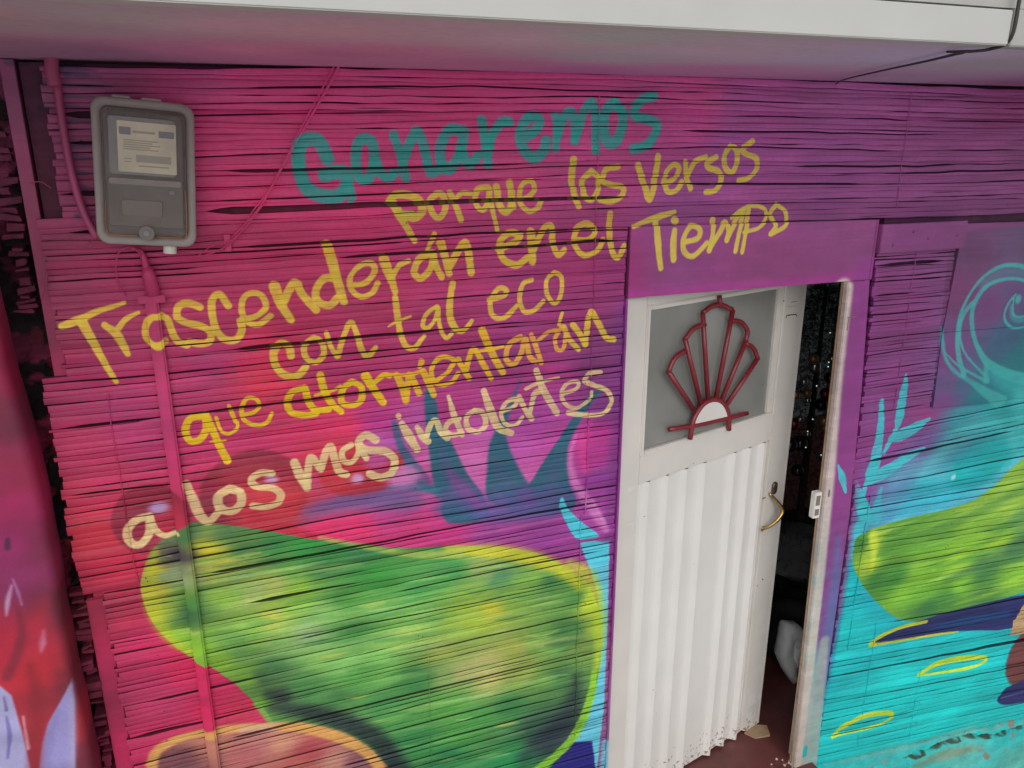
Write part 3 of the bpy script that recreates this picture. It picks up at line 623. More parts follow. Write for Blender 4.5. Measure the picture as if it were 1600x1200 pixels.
# ------------------------------------------------------------------ materials
def mat(name, color=(.5, .5, .5), rough=.6, metal=0.0, img=None, imap=None, bump=None, var=.12, scale=12, spots=None, fibre=0, spec=.5, emis=None, cracks=False, darkmix=None, rustz=False):
    m = bpy.data.materials.new(name)
    m.use_nodes = True
    t = m.node_tree
    N, Lk = t.nodes, t.links
    b = N['Principled BSDF']
    b.inputs['Roughness'].default_value = rough
    b.inputs['Metallic'].default_value = metal
    b.inputs['Specular IOR Level'].default_value = spec
    geo = N.new('ShaderNodeNewGeometry')
    if img:
        c_ = imap
        sep = N.new('ShaderNodeSeparateXYZ')
        Lk.new(geo.outputs['Position'], sep.inputs[0])
        comb = N.new('ShaderNodeCombineXYZ')
        for k, ax, lo, hi in ((0, 'X', c_.u0, c_.u1), (1, 'Y' if c_ is sof else 'Z', c_.v0, c_.v1)):
            mr = N.new('ShaderNodeMapRange')
            mr.inputs['From Min'].default_value = lo
            mr.inputs['From Max'].default_value = lo + (c_.w if k == 0 else c_.h) * c_.res
            mr.clamp = True
            Lk.new(sep.outputs[ax], mr.inputs['Value'])
            Lk.new(mr.outputs[0], comb.inputs[k])
        tx = N.new('ShaderNodeTexImage')
        tx.image = img
        tx.extension = 'EXTEND'
        tx.interpolation = 'Linear'
        Lk.new(comb.outputs[0], tx.inputs['Vector'])
        colr = tx.outputs['Color']
    else:
        rgb = N.new('ShaderNodeRGB')
        rgb.outputs[0].default_value = (*color[:3], 1)
        colr = rgb.outputs[0]
    if var:
        nz = N.new('ShaderNodeTexNoise')
        nz.inputs['Scale'].default_value = scale
        nz.inputs['Detail'].default_value = 6
        Lk.new(geo.outputs['Position'], nz.inputs['Vector'])
        mr = N.new('ShaderNodeMapRange')
        mr.inputs['To Min'].default_value = 1 - var
        mr.inputs['To Max'].default_value = 1 + var
        mr.inputs['From Min'].default_value = .3
        mr.inputs['From Max'].default_value = .7
        Lk.new(nz.outputs['Fac'], mr.inputs['Value'])
        vm = N.new('ShaderNodeVectorMath')
        vm.operation = 'SCALE'
        Lk.new(colr, vm.inputs[0])
        Lk.new(mr.outputs[0], vm.inputs['Scale'])
        colr = vm.outputs[0]
    hgt = None
    if fibre:
        oi = N.new('ShaderNodeObjectInfo')
        mr = N.new('ShaderNodeMapRange')
        mr.inputs['To Min'].default_value = .86
        mr.inputs['To Max'].default_value = 1.10
        Lk.new(oi.outputs['Random'], mr.inputs['Value'])
        vm = N.new('ShaderNodeVectorMath')
        vm.operation = 'SCALE'
        Lk.new(colr, vm.inputs[0])
        Lk.new(mr.outputs[0], vm.inputs['Scale'])
        colr = vm.outputs[0]
        mp = N.new('ShaderNodeMapping')
        mp.inputs['Scale'].default_value = (5, 40, 330)
        Lk.new(geo.outputs['Position'], mp.inputs['Vector'])
        fn = N.new('ShaderNodeTexNoise')
        fn.inputs['Scale'].default_value = 1.0
        fn.inputs['Detail'].default_value = 3
        Lk.new(mp.outputs[0], fn.inputs['Vector'])
        hgt = fn.outputs['Fac']
        # thin open splits where bare dark cane shows
        mp2 = N.new('ShaderNodeMapping')
        mp2.inputs['Scale'].default_value = (3.2, 10, 190)
        Lk.new(geo.outputs['Position'], mp2.inputs['Vector'])
        f2 = N.new('ShaderNodeTexNoise')
        f2.inputs['Scale'].default_value = 1.0
        f2.inputs['Detail'].default_value = 2.0
        Lk.new(mp2.outputs[0], f2.inputs['Vector'])
        r2 = N.new('ShaderNodeMapRange')
        r2.inputs['From Min'].default_value = .655
        r2.inputs['From Max'].default_value = .72
        r2.inputs['To Max'].default_value = .8 * fibre
        Lk.new(f2.outputs['Fac'], r2.inputs['Value'])
        mx = N.new('ShaderNodeMix')
        mx.data_type = 'RGBA'
        mx.inputs['B'].default_value = (.03, .015, .02, 1)
        Lk.new(r2.outputs[0], mx.inputs['Factor'])
        Lk.new(colr, mx.inputs['A'])
        colr = mx.outputs['Result']
        # paint tone follows the fibre relief: lighter on ridges, darker between
        r3 = N.new('ShaderNodeMapRange')
        r3.inputs['From Min'].default_value = .35
        r3.inputs['From Max'].default_value = .7
        r3.inputs['To Min'].default_value = .86
        r3.inputs['To Max'].default_value = 1.12
        Lk.new(hgt, r3.inputs['Value'])
        vm = N.new('ShaderNodeVectorMath')
        vm.operation = 'SCALE'
        Lk.new(colr, vm.inputs[0])
        Lk.new(r3.outputs[0], vm.inputs['Scale'])
        colr = vm.outputs[0]
    if spots:
        sc, th, sc_col = spots
        vn = N.new('ShaderNodeTexNoise')
        vn.inputs['Scale'].default_value = sc
        vn.inputs['Detail'].default_value = 5
        Lk.new(geo.outputs['Position'], vn.inputs['Vector'])
        r4 = N.new('ShaderNodeMapRange')
        r4.inputs['From Min'].default_value = th
        r4.inputs['From Max'].default_value = th + .04
        Lk.new(vn.outputs['Fac'], r4.inputs['Value'])
        mx = N.new('ShaderNodeMix')
        mx.data_type = 'RGBA'
        mx.inputs['B'].default_value = (*sc_col, 1)
        Lk.new(r4.outputs[0], mx.inputs['Factor'])
        Lk.new(colr, mx.inputs['A'])
        colr = mx.outputs['Result']
    if rustz:
        sp = N.new('ShaderNodeSeparateXYZ')
        Lk.new(geo.outputs['Position'], sp.inputs[0])
        rn = N.new('ShaderNodeTexNoise')
        rn.inputs['Scale'].default_value = 70
        rn.inputs['Detail'].default_value = 4
        Lk.new(geo.outputs['Position'], rn.inputs['Vector'])
        m1 = N.new('ShaderNodeMapRange')
        m1.inputs['From Min'].default_value = .22
        m1.inputs['From Max'].default_value = .0
        m1.inputs['To Min'].default_value = 0
        m1.inputs['To Max'].default_value = .24
        Lk.new(sp.outputs['Z'], m1.inputs['Value'])
        ad = N.new('ShaderNodeMath')
        ad.operation = 'ADD'
        Lk.new(rn.outputs['Fac'], ad.inputs[0])
        Lk.new(m1.outputs[0], ad.inputs[1])
        m2 = N.new('ShaderNodeMapRange')
        m2.inputs['From Min'].default_value = .74
        m2.inputs['From Max'].default_value = .80
        m2.inputs['To Max'].default_value = .85
        Lk.new(ad.outputs[0], m2.inputs['Value'])
        mx = N.new('ShaderNodeMix')
        mx.data_type = 'RGBA'
        mx.inputs['B'].default_value = (.30, .20, .13, 1)
        Lk.new(m2.outputs[0], mx.inputs['Factor'])
        Lk.new(colr, mx.inputs['A'])
        colr = mx.outputs['Result']
    if darkmix:  # even mix towards a near-black tone
        k, dc = darkmix
        mx = N.new('ShaderNodeMix')
        mx.data_type = 'RGBA'
        mx.inputs['Factor'].default_value = k
        mx.inputs['B'].default_value = (*dc, 1)
        Lk.new(colr, mx.inputs['A'])
        colr = mx.outputs['Result']
    Lk.new(colr, b.inputs['Base Color'])
    if bump or hgt:
        bp = N.new('ShaderNodeBump')
        if hgt:
            bp.inputs['Strength'].default_value = .55
            bp.inputs['Distance'].default_value = .0022
            Lk.new(hgt, bp.inputs['Height'])
        else:
            bn = N.new('ShaderNodeTexNoise')
            bn.inputs['Scale'].default_value = bump[0]
            bn.inputs['Detail'].default_value = 6
            Lk.new(geo.outputs['Position'], bn.inputs['Vector'])
            bp.inputs['Strength'].default_value = bump[1]
            bp.inputs['Distance'].default_value = bump[2] if len(bump) > 2 else .003
            Lk.new(bn.outputs['Fac'], bp.inputs['Height'])
        Lk.new(bp.outputs[0], b.inputs['Normal'])
    if emis:
        b.inputs['Emission Color'].default_value = (*emis[:3], 1)
        b.inputs['Emission Strength'].default_value = emis[3]
    return m


Mm = {}
Mm['cane'] = mat('painted cane', rough=.5, img=mural_img, imap=mural, var=.05, scale=60, fibre=1.0, spec=.4)
Mm['raw'] = mat('overspray on cane edges', rough=.9, img=mural_img, imap=mural, var=.2, scale=60, darkmix=(.80, (.016, .008, .012)))  # overspray on bare cane, mixed near-black to deepen the gaps' shade
Mm['flat'] = mat('painted board', rough=.5, img=mural_img, imap=mural, var=.05, scale=30, bump=(90, .25, .001), spec=.4)
Mm['back'] = mat('painted back wall', rough=.8, img=mural_img, imap=mural, var=.25, scale=25, darkmix=(.72, (.02, .010, .014)), bump=(60, .6, .004))  # partial overspray over near-black, which also paints shade into the gaps
Mm['pinkpipe'] = mat('pink painted pipe', (.40, .065, .17), .5, var=.15, scale=12, bump=(60, .2, .001))
Mm['stack'] = mat('broken cane ends', rough=.9, img=mural_img, imap=mural, var=.3, scale=40, bump=(60, .8, .004), darkmix=(.6, (.02, .01, .015)))  # mixed darker so the ends carry the shade of the gap
Mm['plinth'] = mat('painted plaster', rough=.85, img=mural_img, imap=mural, var=.15, scale=16, bump=(45, .8, .005), spots=(9, .62, (.24, .25, .21)))
Mm['pillar'] = mat('painted plaster pillar', rough=.6, img=pil_img, imap=pil, var=.07, scale=20, bump=(9, .35, .006), spots=(45, .76, (.10, .03, .05)))
Mm['soffit'] = mat('painted soffit', rough=.8, img=sof_img, imap=sof, var=.02, scale=5, bump=(40, .15, .002))
Mm['fascia'] = mat('white fascia paint', (.55, .555, .54), .7, var=.05, scale=6, bump=(30, .2, .002), spots=(26, .75, (.25, .22, .17)))
Mm['fascia2'] = mat('grey fascia paint', (.44, .44, .42), .75, var=.1, scale=6, bump=(30, .3, .003), spots=(14, .68, (.3, .22, .15)))
Mm['upper'] = mat('upper wall plaster', (.42, .38, .33), .9, var=.15, scale=8, bump=(30, .5, .005), spots=(12, .62, (.25, .17, .11)))
Mm['door'] = mat('white door paint', (.70, .67, .625), .42, var=.05, scale=7, bump=(35, .12, .0012), spots=(60, .755, (.18, .13, .09)))
Mm['doorlow'] = mat('white door sheet', (.74, .725, .70), .33, var=.03, scale=7, bump=(25, .15, .0015), spots=(60, .75, (.18, .13, .09)), rustz=True)
Mm['jamb'] = mat('bare wood edge', (.38, .24, .14), .8, var=.2, scale=30)
Mm['glass'] = mat('grey frosted glass', (.255, .26, .245), .22, var=.22, scale=2.6, bump=(260, .25, .0006), spec=.5)
Mm['red'] = mat('red enamel', (.22, .018, .028), .35, var=.12, scale=50, spots=(70, .72, (.45, .25, .24)), spec=.6)
Mm['white'] = mat('white metal', (.75, .73, .70), .4, var=.05)
Mm['brass'] = mat('brass', (.52, .36, .14), .28, 1.0, var=.2, scale=60)
Mm['oldbrass'] = mat('tarnished escutcheon', (.16, .11, .08), .35, .7, var=.3, scale=80)
Mm['mark'] = mat('red paint mark', (.16, .02, .02), .6, var=0)
Mm['markg'] = mat('grey scuff', (.33, .30, .26), .6, var=0)
Mm['mbox'] = mat('meter box plastic', (.20, .175, .165), .5, var=.10, scale=18, bump=(60, .1, .001))
Mm['mrim'] = mat('meter box rim', (.33, .30, .285), .5, var=.10, scale=18)
Mm['minner'] = mat('meter body', (.15, .13, .118), .55, var=.2, scale=14)
Mm['mlabel'] = mat('meter label', (.90, .85, .64), .55, var=.08, scale=25)
Mm['mblue'] = mat('meter label print', (.24, .28, .32), .5, var=.05)
Mm['mprint'] = mat('faded label ink', (.48, .46, .38), .5, var=.1)
Mm['mgrey'] = mat('meter window', (.26, .27, .27), .35, var=.1, scale=30)
Mm['mtan'] = mat('meter terminal cover', (.20, .17, .14), .5, var=.1)
Mm['copper'] = mat('seal wire', (.45, .22, .10), .4, .8, var=.2)
Mm['pvc'] = mat('white pvc', (.72, .69, .64), .4, var=.05)
Mm['cable'] = mat('black cable', (.03, .03, .03), .5, var=.1)
Mm['dark'] = mat('gap shade black', (.02, .016, .018), .95, var=.3, scale=20)  # near-black tone that paints the shade beside the door post
Mm['mud'] = mat('rough mud infill', rough=.9, img=mural_img, imap=mural, var=.35, scale=22, bump=(40, 1.0, .012), darkmix=(.35, (.04, .015, .02)), spots=(9, .47, (.012, .012, .014)))  # near-black mix and patches put the gap's shade into the colour
Mm['floor'] = mat('red cement floor', (.15, .045, .042), .45, var=.22, scale=9, bump=(40, .2, .002), spots=(30, .7, (.26, .13, .11)))
Mm['ground'] = mat('concrete', (.55, .54, .52), .9, var=.15, scale=4, bump=(20, .4, .006))
Mm['room'] = mat('interior wall', (.13, .15, .165), .8, var=.1, scale=4)
Mm['needle'] = mat('dark green tinsel', (.012, .035, .02), .5, var=.4, scale=30)
Mm['trunk'] = mat('dark stem', (.03, .02, .015), .8)
Mm['bred'] = mat('red bauble', (.12, .012, .012), .25, .4, var=0)
Mm['bgold'] = mat('gold bauble', (.26, .17, .08), .3, .5, var=0)
Mm['bsilver'] = mat('silver bauble', (.45, .45, .45), .15, .8, var=0)
Mm['bblack'] = mat('dark bauble', (.02, .02, .022), .12, .3, var=0)
Mm['lightw'] = mat('fairy light white', (.8, .8, .8), .3, var=0, emis=(1, .97, .9, .7))
Mm['lightc'] = mat('fairy light cyan', (.3, .8, .8), .3, var=0, emis=(.2, .9, 1, 1.2))
Mm['bag'] = mat('white plastic bag', (.88, .89, .90), .5, var=.08, scale=20, bump=(30, .5, .006))
Mm['greycloth'] = mat('grey cloth', (.16, .16, .165), .9, var=.2, scale=12)
Mm['blackcloth'] = mat('black cloth', (.01, .01, .011), .8, var=.3, scale=12)
Mm['card'] = mat('cardboard', (.42, .29, .17), .85, var=.12, scale=30)
Mm['crumb'] = mat('plaster crumbs', (.5, .48, .44), .9, var=.2, scale=80)

vm_ = bpy.data.materials.new('hazy clear plastic')  # patchy grey veil puts haze over the meter face
vm_.use_nodes = True
t_ = vm_.node_tree
b_ = t_.nodes['Principled BSDF']
b_.inputs['Base Color'].default_value = (.33, .30, .285, 1)
b_.inputs['Roughness'].default_value = .3
nz1 = t_.nodes.new('ShaderNodeTexNoise')
nz1.inputs['Scale'].default_value = 9
nz1.inputs['Detail'].default_value = 5
mr1 = t_.nodes.new('ShaderNodeMapRange')
mr1.inputs['From Min'].default_value = .3
mr1.inputs['From Max'].default_value = .7
mr1.inputs['To Min'].default_value = .12
mr1.inputs['To Max'].default_value = .42
geo1 = t_.nodes.new('ShaderNodeNewGeometry')
t_.links.new(geo1.outputs['Position'], nz1.inputs['Vector'])
t_.links.new(nz1.outputs['Fac'], mr1.inputs['Value'])
t_.links.new(mr1.outputs[0], b_.inputs['Alpha'])
Mm['veil'] = vm_

# ------------------------------------------------------------------ mesh helpers
def link(name, bm, m, parent=None, smooth=False):
    me = bpy.data.meshes.new(name)
    bmesh.ops.recalc_face_normals(bm, faces=bm.faces)
    bm.to_mesh(me)
    bm.free()
    o = bpy.data.objects.new(name, me)
    COL.objects.link(o)
    for x in (m if isinstance(m, list) else [m]):
        me.materials.append(Mm[x])
    if smooth:
        for p in me.polygons:
            p.use_smooth = True
    if parent:
        o.parent = parent
        o.matrix_parent_inverse = parent.matrix_basis.inverted() if not parent.parent else (parent.parent.matrix_basis @ parent.matrix_parent_inverse.inverted() if False else Matrix.Identity(4))
    return o


def empty(name, loc, label=None, cat=None, group=None, rot=None):
    o = bpy.data.objects.new(name, None)
    COL.objects.link(o)
    o.location = loc
    if rot:
        o.rotation_euler = rot
    o.empty_display_size = .1
    if label:
        o['label'] = label
        o['category'] = cat
    if group:
        o['group'] = group
    return o


def tag(o, label, cat, group=None):
    o['label'] = label
    o['category'] = cat
    if group:
        o['group'] = group
    return o


def boxbm(x0, x1, y0, y1, z0, z1, bev=0.0, bm=None, seg=2):
    bm2 = bmesh.new()
    bmesh.ops.create_cube(bm2, size=1)
    for v in bm2.verts:
        v.co = Vector(((x0 + x1) / 2 + v.co.x * (x1 - x0), (y0 + y1) / 2 + v.co.y * (y1 - y0), (z0 + z1) / 2 + v.co.z * (z1 - z0)))
    if bev:
        bmesh.ops.bevel(bm2, geom=bm2.edges[:], offset=bev, segments=seg, affect='EDGES')
    if bm is None:
        return bm2
    me = bpy.data.meshes.new('tmp')
    bm2.to_mesh(me)
    bm2.free()
    bm.from_mesh(me)
    bpy.data.meshes.remove(me)
    return bm


def smooth_path(pts, n=6):
    P = [Vector(p) for p in pts]
    if len(P) < 3:
        return P
    q = [2 * P[0] - P[1]] + P + [2 * P[-1] - P[-2]]
    out = []
    for i in range(1, len(q) - 2):
        for k in range(n):
            t = k / n
            out.append(.5 * ((2 * q[i]) + (q[i + 1] - q[i - 1]) * t + (2 * q[i - 1] - 5 * q[i] + 4 * q[i + 1] - q[i + 2]) * t * t + (3 * q[i] - q[i - 1] - 3 * q[i + 1] + q[i + 2]) * t ** 3))
    out.append(P[-1])
    return out


def tube(pts, r, sides=8, bm=None, flat=1.0, up=None):
    """tube through pts; r number or list; flat squashes the section along its second axis"""
    bm = bm or bmesh.new()
    P = [Vector(p) for p in pts]
    rl = r if isinstance(r, (list, tuple)) else [r] * len(P)
    if len(rl) != len(P):
        rl = list(np.interp(np.linspace(0, 1, len(P)), np.linspace(0, 1, len(rl)), rl))
    rings = []
    ref = Vector(up) if up else Vector((0, 1, 0))
    for i, p in enumerate(P):
        d = (P[min(i + 1, len(P) - 1)] - P[max(i - 1, 0)]).normalized()
        a = d.cross(ref)
        if a.length < 1e-3:
            a = d.cross(Vector((1, 0, 0)))
        a.normalize()
        b = a.cross(d).normalized()
        ring = []
        for k in range(sides):
            th = 2 * math.pi * (k + .5) / sides
            ring.append(bm.verts.new(p + a * math.cos(th) * rl[i] + b * math.sin(th) * rl[i] * flat))
        rings.append(ring)
    for i in range(len(rings) - 1):
        for k in range(sides):
            bm.faces.new((rings[i][k], rings[i][(k + 1) % sides], rings[i + 1][(k + 1) % sides], rings[i + 1][k]))
    bm.faces.new(rings[0][::-1])
    bm.faces.new(rings[-1])
    return bm


def sphere(loc, r, bm=None, sc=(1, 1, 1), seg=14):
    bm2 = bmesh.new()
    bmesh.ops.create_uvsphere(bm2, u_segments=seg, v_segments=seg // 2 + 2, radius=r)
    for v in bm2.verts:
        v.co = Vector((v.co.x * sc[0], v.co.y * sc[1], v.co.z * sc[2])) + Vector(loc)
    if bm is None:
        return bm2
    me = bpy.data.meshes.new('tmp')
    bm2.to_mesh(me)
    bm2.free()
    bm.from_mesh(me)
    bpy.data.meshes.remove(me)
    return bm


# ------------------------------------------------------------------ setting: ground, interior shell
g = boxbm(-40, 40, -40, -0.32, -0.9, -0.75)  # unseen ground, added and kept pale for its bounce light
link('ground', g, 'ground')['kind'] = 'structure'
g = boxbm(0.9, 2.09, -0.30, 0.02, -0.74, -0.004)
link('doorstep', g, 'floor')['kind'] = 'structure'
g = boxbm(0.9, 5.2, 0.022, 3.4, -0.15, 0.0)
link('room_floor', g, 'floor')['kind'] = 'structure'
bm = bmesh.new()
boxbm(0.80, 0.88, 0.08, 3.5, -0.05, 2.62, bm=bm)
boxbm(0.88, 5.2, 3.42, 3.5, -0.05, 2.62, bm=bm)
boxbm(5.12, 5.2, 0.08, 3.42, -0.05, 2.62, bm=bm)
link('room_wall', bm, 'room')['kind'] = 'structure'
g = boxbm(0.80, 5.2, 0.08, 3.5, 2.63, 2.70)
link('room_ceiling', g, 'room')['kind'] = 'structure'

# ------------------------------------------------------------------ cane walls
wall_l = empty('bamboo_wall', (0.4, 0, 0), 'pink and purple split bamboo wall with painted Spanish verse and big green fruit, left of and above the white door', 'wall')
wall_r = empty('bamboo_wall', (2.6, 0, 0), 'turquoise and purple split bamboo wall with painted twig and green fruit, right of the door frame', 'wall')

SEED = [100]


def boundary(x0, x1, n):
    SEED[0] += 1
    s = SEED[0]
    L = x1 - x0
    return .0022 * smooth_noise(n, s, max(2, int(L / .35))) + .0009 * smooth_noise(n, s + 5000, max(3, int(L / .09)))


def gapline(n, L, strength):
    SEED[0] += 1
    s = SEED[0] + 9000
    a = smooth_noise(n, s, max(2, int(L / .28)))
    b = smooth_noise(n, s + 777, max(3, int(L / .07)))
    g_ = np.clip((a * .6 + b * .5 + strength - .80), 0, 1.5)
    return .00022 + .00125 * g_


def strips(parent, zs, X0, X1, tiltf, gaps, yo=0.0, step=.03, strength=.6, cover=None):
    """zs: boundaries from top to bottom; X0/X1 functions of z; gaps: (z, xa, xb, ha, hb) wide open gaps in metres"""
    xa = min(X0(z) for z in zs) - .02
    xb = max(X1(z) for z in zs) + .02
    n = int((xb - xa) / step) + 1
    xs = np.linspace(xa, xb, n)
    B, G = [], []
    for i, z in enumerate(zs):
        b = z + boundary(xa, xb, n) + tiltf(xs, z)
        st = random.choice([.0, .3, .7, 1.0, 1.3, 1.7]) * strength / .6
        gl = gapline(n, xb - xa, st)
        B.append(b)
        G.append(gl)
    for (gz, ga, gb, ha, hb) in gaps:
        i = int(np.argmin([abs(z - gz) for z in zs]))
        t = np.clip((xs - ga) / (gb - ga), 0, 1)
        env = np.clip((xs - ga) / .05, 0, 1) * np.clip((gb - xs) / .08, 0, 1)
        hgt = (ha + (hb - ha) * t) / 2 * env * (1 + .15 * smooth_noise(n, 31 + i, 12))
        G[i] = np.maximum(G[i], hgt)
        zz = gz + tiltf(xs, gz)
        B[i] = B[i] * (1 - .0) + (zz - (zs[i] + tiltf(xs, zs[i]))) * 1.0
    for i in range(len(zs) - 1):
        zt, zb = zs[i], zs[i + 1]
        zm = (zt + zb) / 2
        xl = X0(zm) + random.uniform(-.006, .006)
        xr = X1(zm) + random.uniform(-.003, .003)
        sel = np.where((xs > xl + .005) & (xs < xr - .005))[0]
        if len(sel) < 2:
            continue
        px = np.concatenate([[xl], xs[sel], [xr]])
        top = np.interp(px, xs, B[i]) - np.interp(px, xs, G[i])
        bot = np.interp(px, xs, B[i + 1]) + np.interp(px, xs, G[i + 1])
        hh = np.maximum(top - bot, .004)
        yy = yo + random.gauss(0, .0012) + .0009 * smooth_noise(len(px), SEED[0] + i * 3 + 1, max(2, int((xr - xl) / .3)))
        lean = random.gauss(0, .0008)
        bm = bmesh.new()
        rows = []
        for k in range(len(px)):
            t_, b_, h_ = top[k], bot[k], hh[k]
            x = px[k]
            y = yy[k]
            rows.append([bm.verts.new(v) for v in (
                (x, y + .014, t_ - .0002), (x, y + .0022 + lean, t_ - .0001), (x, y + .0005 + lean, t_), (x, y - .0001 + lean, t_ - min(.0010, h_ * .12)), (x, y - .0003, (t_ + b_) / 2),
                (x, y - .0001 - lean, b_ + min(.0010, h_ * .12)), (x, y + .0005 - lean, b_), (x, y + .0022 - lean, b_ + .0001), (x, y + .014, b_ + .0002))])
        for k in range(len(rows) - 1):
            for q in range(8):
                f_ = bm.faces.new((rows[k][q], rows[k][q + 1], rows[k + 1][q + 1], rows[k + 1][q]))
                f_.material_index = 1 if q in (0, 7) else 0
        bm.faces.new(rows[0][::-1])
        bm.faces.new(rows[-1])
        o = link('strip', bm, ['cane', 'raw'], parent)
        for p in o.data.polygons:
            p.use_smooth = len(p.vertices) == 4
        try:
            o.data.set_sharp_from_angle(angle=math.radians(38))
        except Exception:
            pass


def rowlist(z1, z0, lo, hi):
    out = [z1]
    while out[-1] > z0 + lo:
        out.append(out[-1] - random.uniform(lo, hi))
    out[-1] = z0
    return out


def XL(z):
    return -.30 if z > 2.27 else -.352 if z > 1.905 else -.402 if z > 1.325 else -.353


def XR(z):
    return 3.9 if z > 2.197 else 1.1355


ntl = lambda x, z: 0 * x + .012 * np.sin((x - .3) * 2.1) * np.clip((z - .4) / 1.2, 0, 1) * .5
gaps_l = [(2.277, .00, 1.15, .018, .008), (2.150, .30, 1.13, .007, .012), (2.19, .06, 1.1, .006, .004), (1.935, .02, .60, .010, .007), (1.42, .0, .75, .006, .005), (1.325, -.1, 1.12, .009, .007),
          (2.37, .05, .85, .008, .004), (2.56, .1, .7, .004, .003), (1.60, -.40, .0, .006, .005), (.86, -.35, .10, .012, .006), (.965, -.3, .05, .008, .006), (.78, -.1, 1.1, .008, .006),
          (1.06, .1, 1.1, .006, .005), (1.21, .0, .35, .014, .006), (1.15, .4, 1.1, .005, .006), (1.78, -.39, .9, .006, .005), (2.33, -.3, -.1, .012, .01), (2.50, -.28, -.12, .02, .008), (2.245, -.3, -.15, .012, .01), (2.44, -.28, -.15, .012, .006),
          (2.36, 1.7, 2.4, .007, .006), (2.305, 1.3, 2.0, .006, .006), (2.455, 1.3, 2.3, .006, .004), (2.335, 2.1, 3.0, .006, .005), (.93, .5, 1.12, .006, .005), (.58, .2, 1.1, .010, .006)]
strips(wall_l, rowlist(2.6, -.05, .0125, .0205), XL, XR, ntl, gaps_l)


def tiltr(x, z):
    s = np.interp(z, [-.2, .3, .8, 1.05, 1.3, 1.5], [-.105, -.10, -.055, -.05, .03, .03])
    return s * (x - 2.1)


gaps_r = [(.395, 2.16, 3.9, .004, .022), (1.31, 2.15, 2.9, .010, .008), (.60, 2.4, 3.9, .004, .012), (1.12, 2.1, 3.2, .005, .005), (1.075, 2.1, 2.2, .008, .004), (.86, 2.2, 3.6, .005, .006),
          (.10, 2.14, 2.5, .006, .004), (1.42, 2.4, 3.8, .005, .005), (1.21, 2.1, 3.6, .005, .006)]
strips(wall_r, rowlist(1.475, -.035, .015, .024), lambda z: 2.106 if z > 1.235 else 2.126 if z > .62 else 2.114 + .01 * (z / .62), lambda z: 3.9, tiltr, gaps_r, strength=.45)
strips(wall_r, rowlist(2.075, 1.478, .011, .0165), lambda z: 2.076 + .032 * (2.07 - z) / .6, lambda z: 2.43, lambda x, z: 0 * x, [(2.03, 2.09, 2.4, .010, .012), (1.93, 2.08, 2.3, .007, .004), (1.62, 2.25, 2.45, .004, .010), (1.975, 2.2, 2.42, .004, .007)], yo=-.001, strength=.75)

# backing behind the gaps
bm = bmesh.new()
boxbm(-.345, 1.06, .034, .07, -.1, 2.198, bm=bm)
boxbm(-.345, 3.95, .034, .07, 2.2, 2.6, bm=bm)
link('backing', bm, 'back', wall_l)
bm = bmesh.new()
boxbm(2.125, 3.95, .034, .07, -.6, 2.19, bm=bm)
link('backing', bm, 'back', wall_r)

# header board, little board, smooth board
bm = boxbm(1.144, 2.052, -.007, .012, 1.988, 2.197, .001)
for v in bm.verts:
    if v.co.z > 2.1:
        v.co.z -= .012 * (v.co.x - 1.15) / .9
link('header_board', bm, 'flat', wall_l)
bm = boxbm(2.066, 2.440, -.022, .0, 2.076, 2.170, .002)
o = link('nailed_board', bm, 'flat', wall_r)
bm = bmesh.new()
pts_ = [(2.437, 2.125), (3.9, 2.10), (3.9, 1.772), (2.425, 1.772)]
for zz in (((2.440, 2.158), (3.9, 2.14), (3.9, 1.742), (2.424, 1.775)), ((2.424, 1.7735), (3.9, 1.7405), (3.9, 1.44), (2.437, 1.488))):
    f_ = [bm.verts.new((x, -.007, z)) for x, z in zz]
    b_ = [bm.verts.new((x, .010, z)) for x, z in zz]
    bm.faces.new(f_)
    for k in range(4):
        bm.faces.new((f_[k], f_[(k + 1) % 4], b_[(k + 1) % 4], b_[k]))
link('smooth_board', bm, 'flat', wall_r)
# nails in the boards
for (x, z) in ((2.20, 2.14), (2.27, 2.115), (2.40, 2.12), (2.12, 2.10)):
    link('nail', sphere((x, -.022, z), .0035, seg=8), 'oldbrass', wall_r)
# fixing wires that hold the cane mats
def wire(par, pts, r=.0016):
    P = [(x + random.gauss(0, .0015), -.003 + random.gauss(0, .0008), z) for x, z in pts]
    link('fixing_wire', tube(smooth_path(P, 4), r, 5), 'flat', par)
for px_, y0_, y1_ in ((908, 640, 770),):
    pass
def vline(par, x, z0, z1, r=.0015):
    n = max(3, int(abs(z1 - z0) / .07))
    wire(par, [(x, z0 + (z1 - z0) * k / n) for k in range(n + 1)], r)
vline(wall_l, 1.032, 2.55, 1.55, .0012)
vline(wall_l, 1.028, 1.62, 1.30, .0022)
vline(wall_l, 1.012, 1.30, .45, .0020)
vline(wall_l, .50, .95, .2, .0010)
vline(wall_l, -.27, 1.85, 1.33, .0012)
vline(wall_l, 2.13, 2.58, 2.22, .0012)
vline(wall_r, 2.25, 2.07, 1.50, .0014)
vline(wall_r, 2.20, 1.17, .5, .0022)
vline(wall_r, 2.33, .6, .0, .0012)
vline(wall_r, 2.62, .3, -.05, .0012)
for k in range(60):
    x = random.choice([1.03, 1.015, -.25, .48, 1.03]) + random.gauss(0, .006)
    z = random.uniform(.4, 2.5)
    link('nail', sphere((x, -.002, z), .0018, seg=6), 'oldbrass', wall_l)
for k in range(40):
    x = random.choice([2.145, 2.35, 2.65]) + random.gauss(0, .006)
    z = random.uniform(0, 1.4)
    link('nail', sphere((x, -.002, z), .0018, seg=6), 'oldbrass', wall_r)

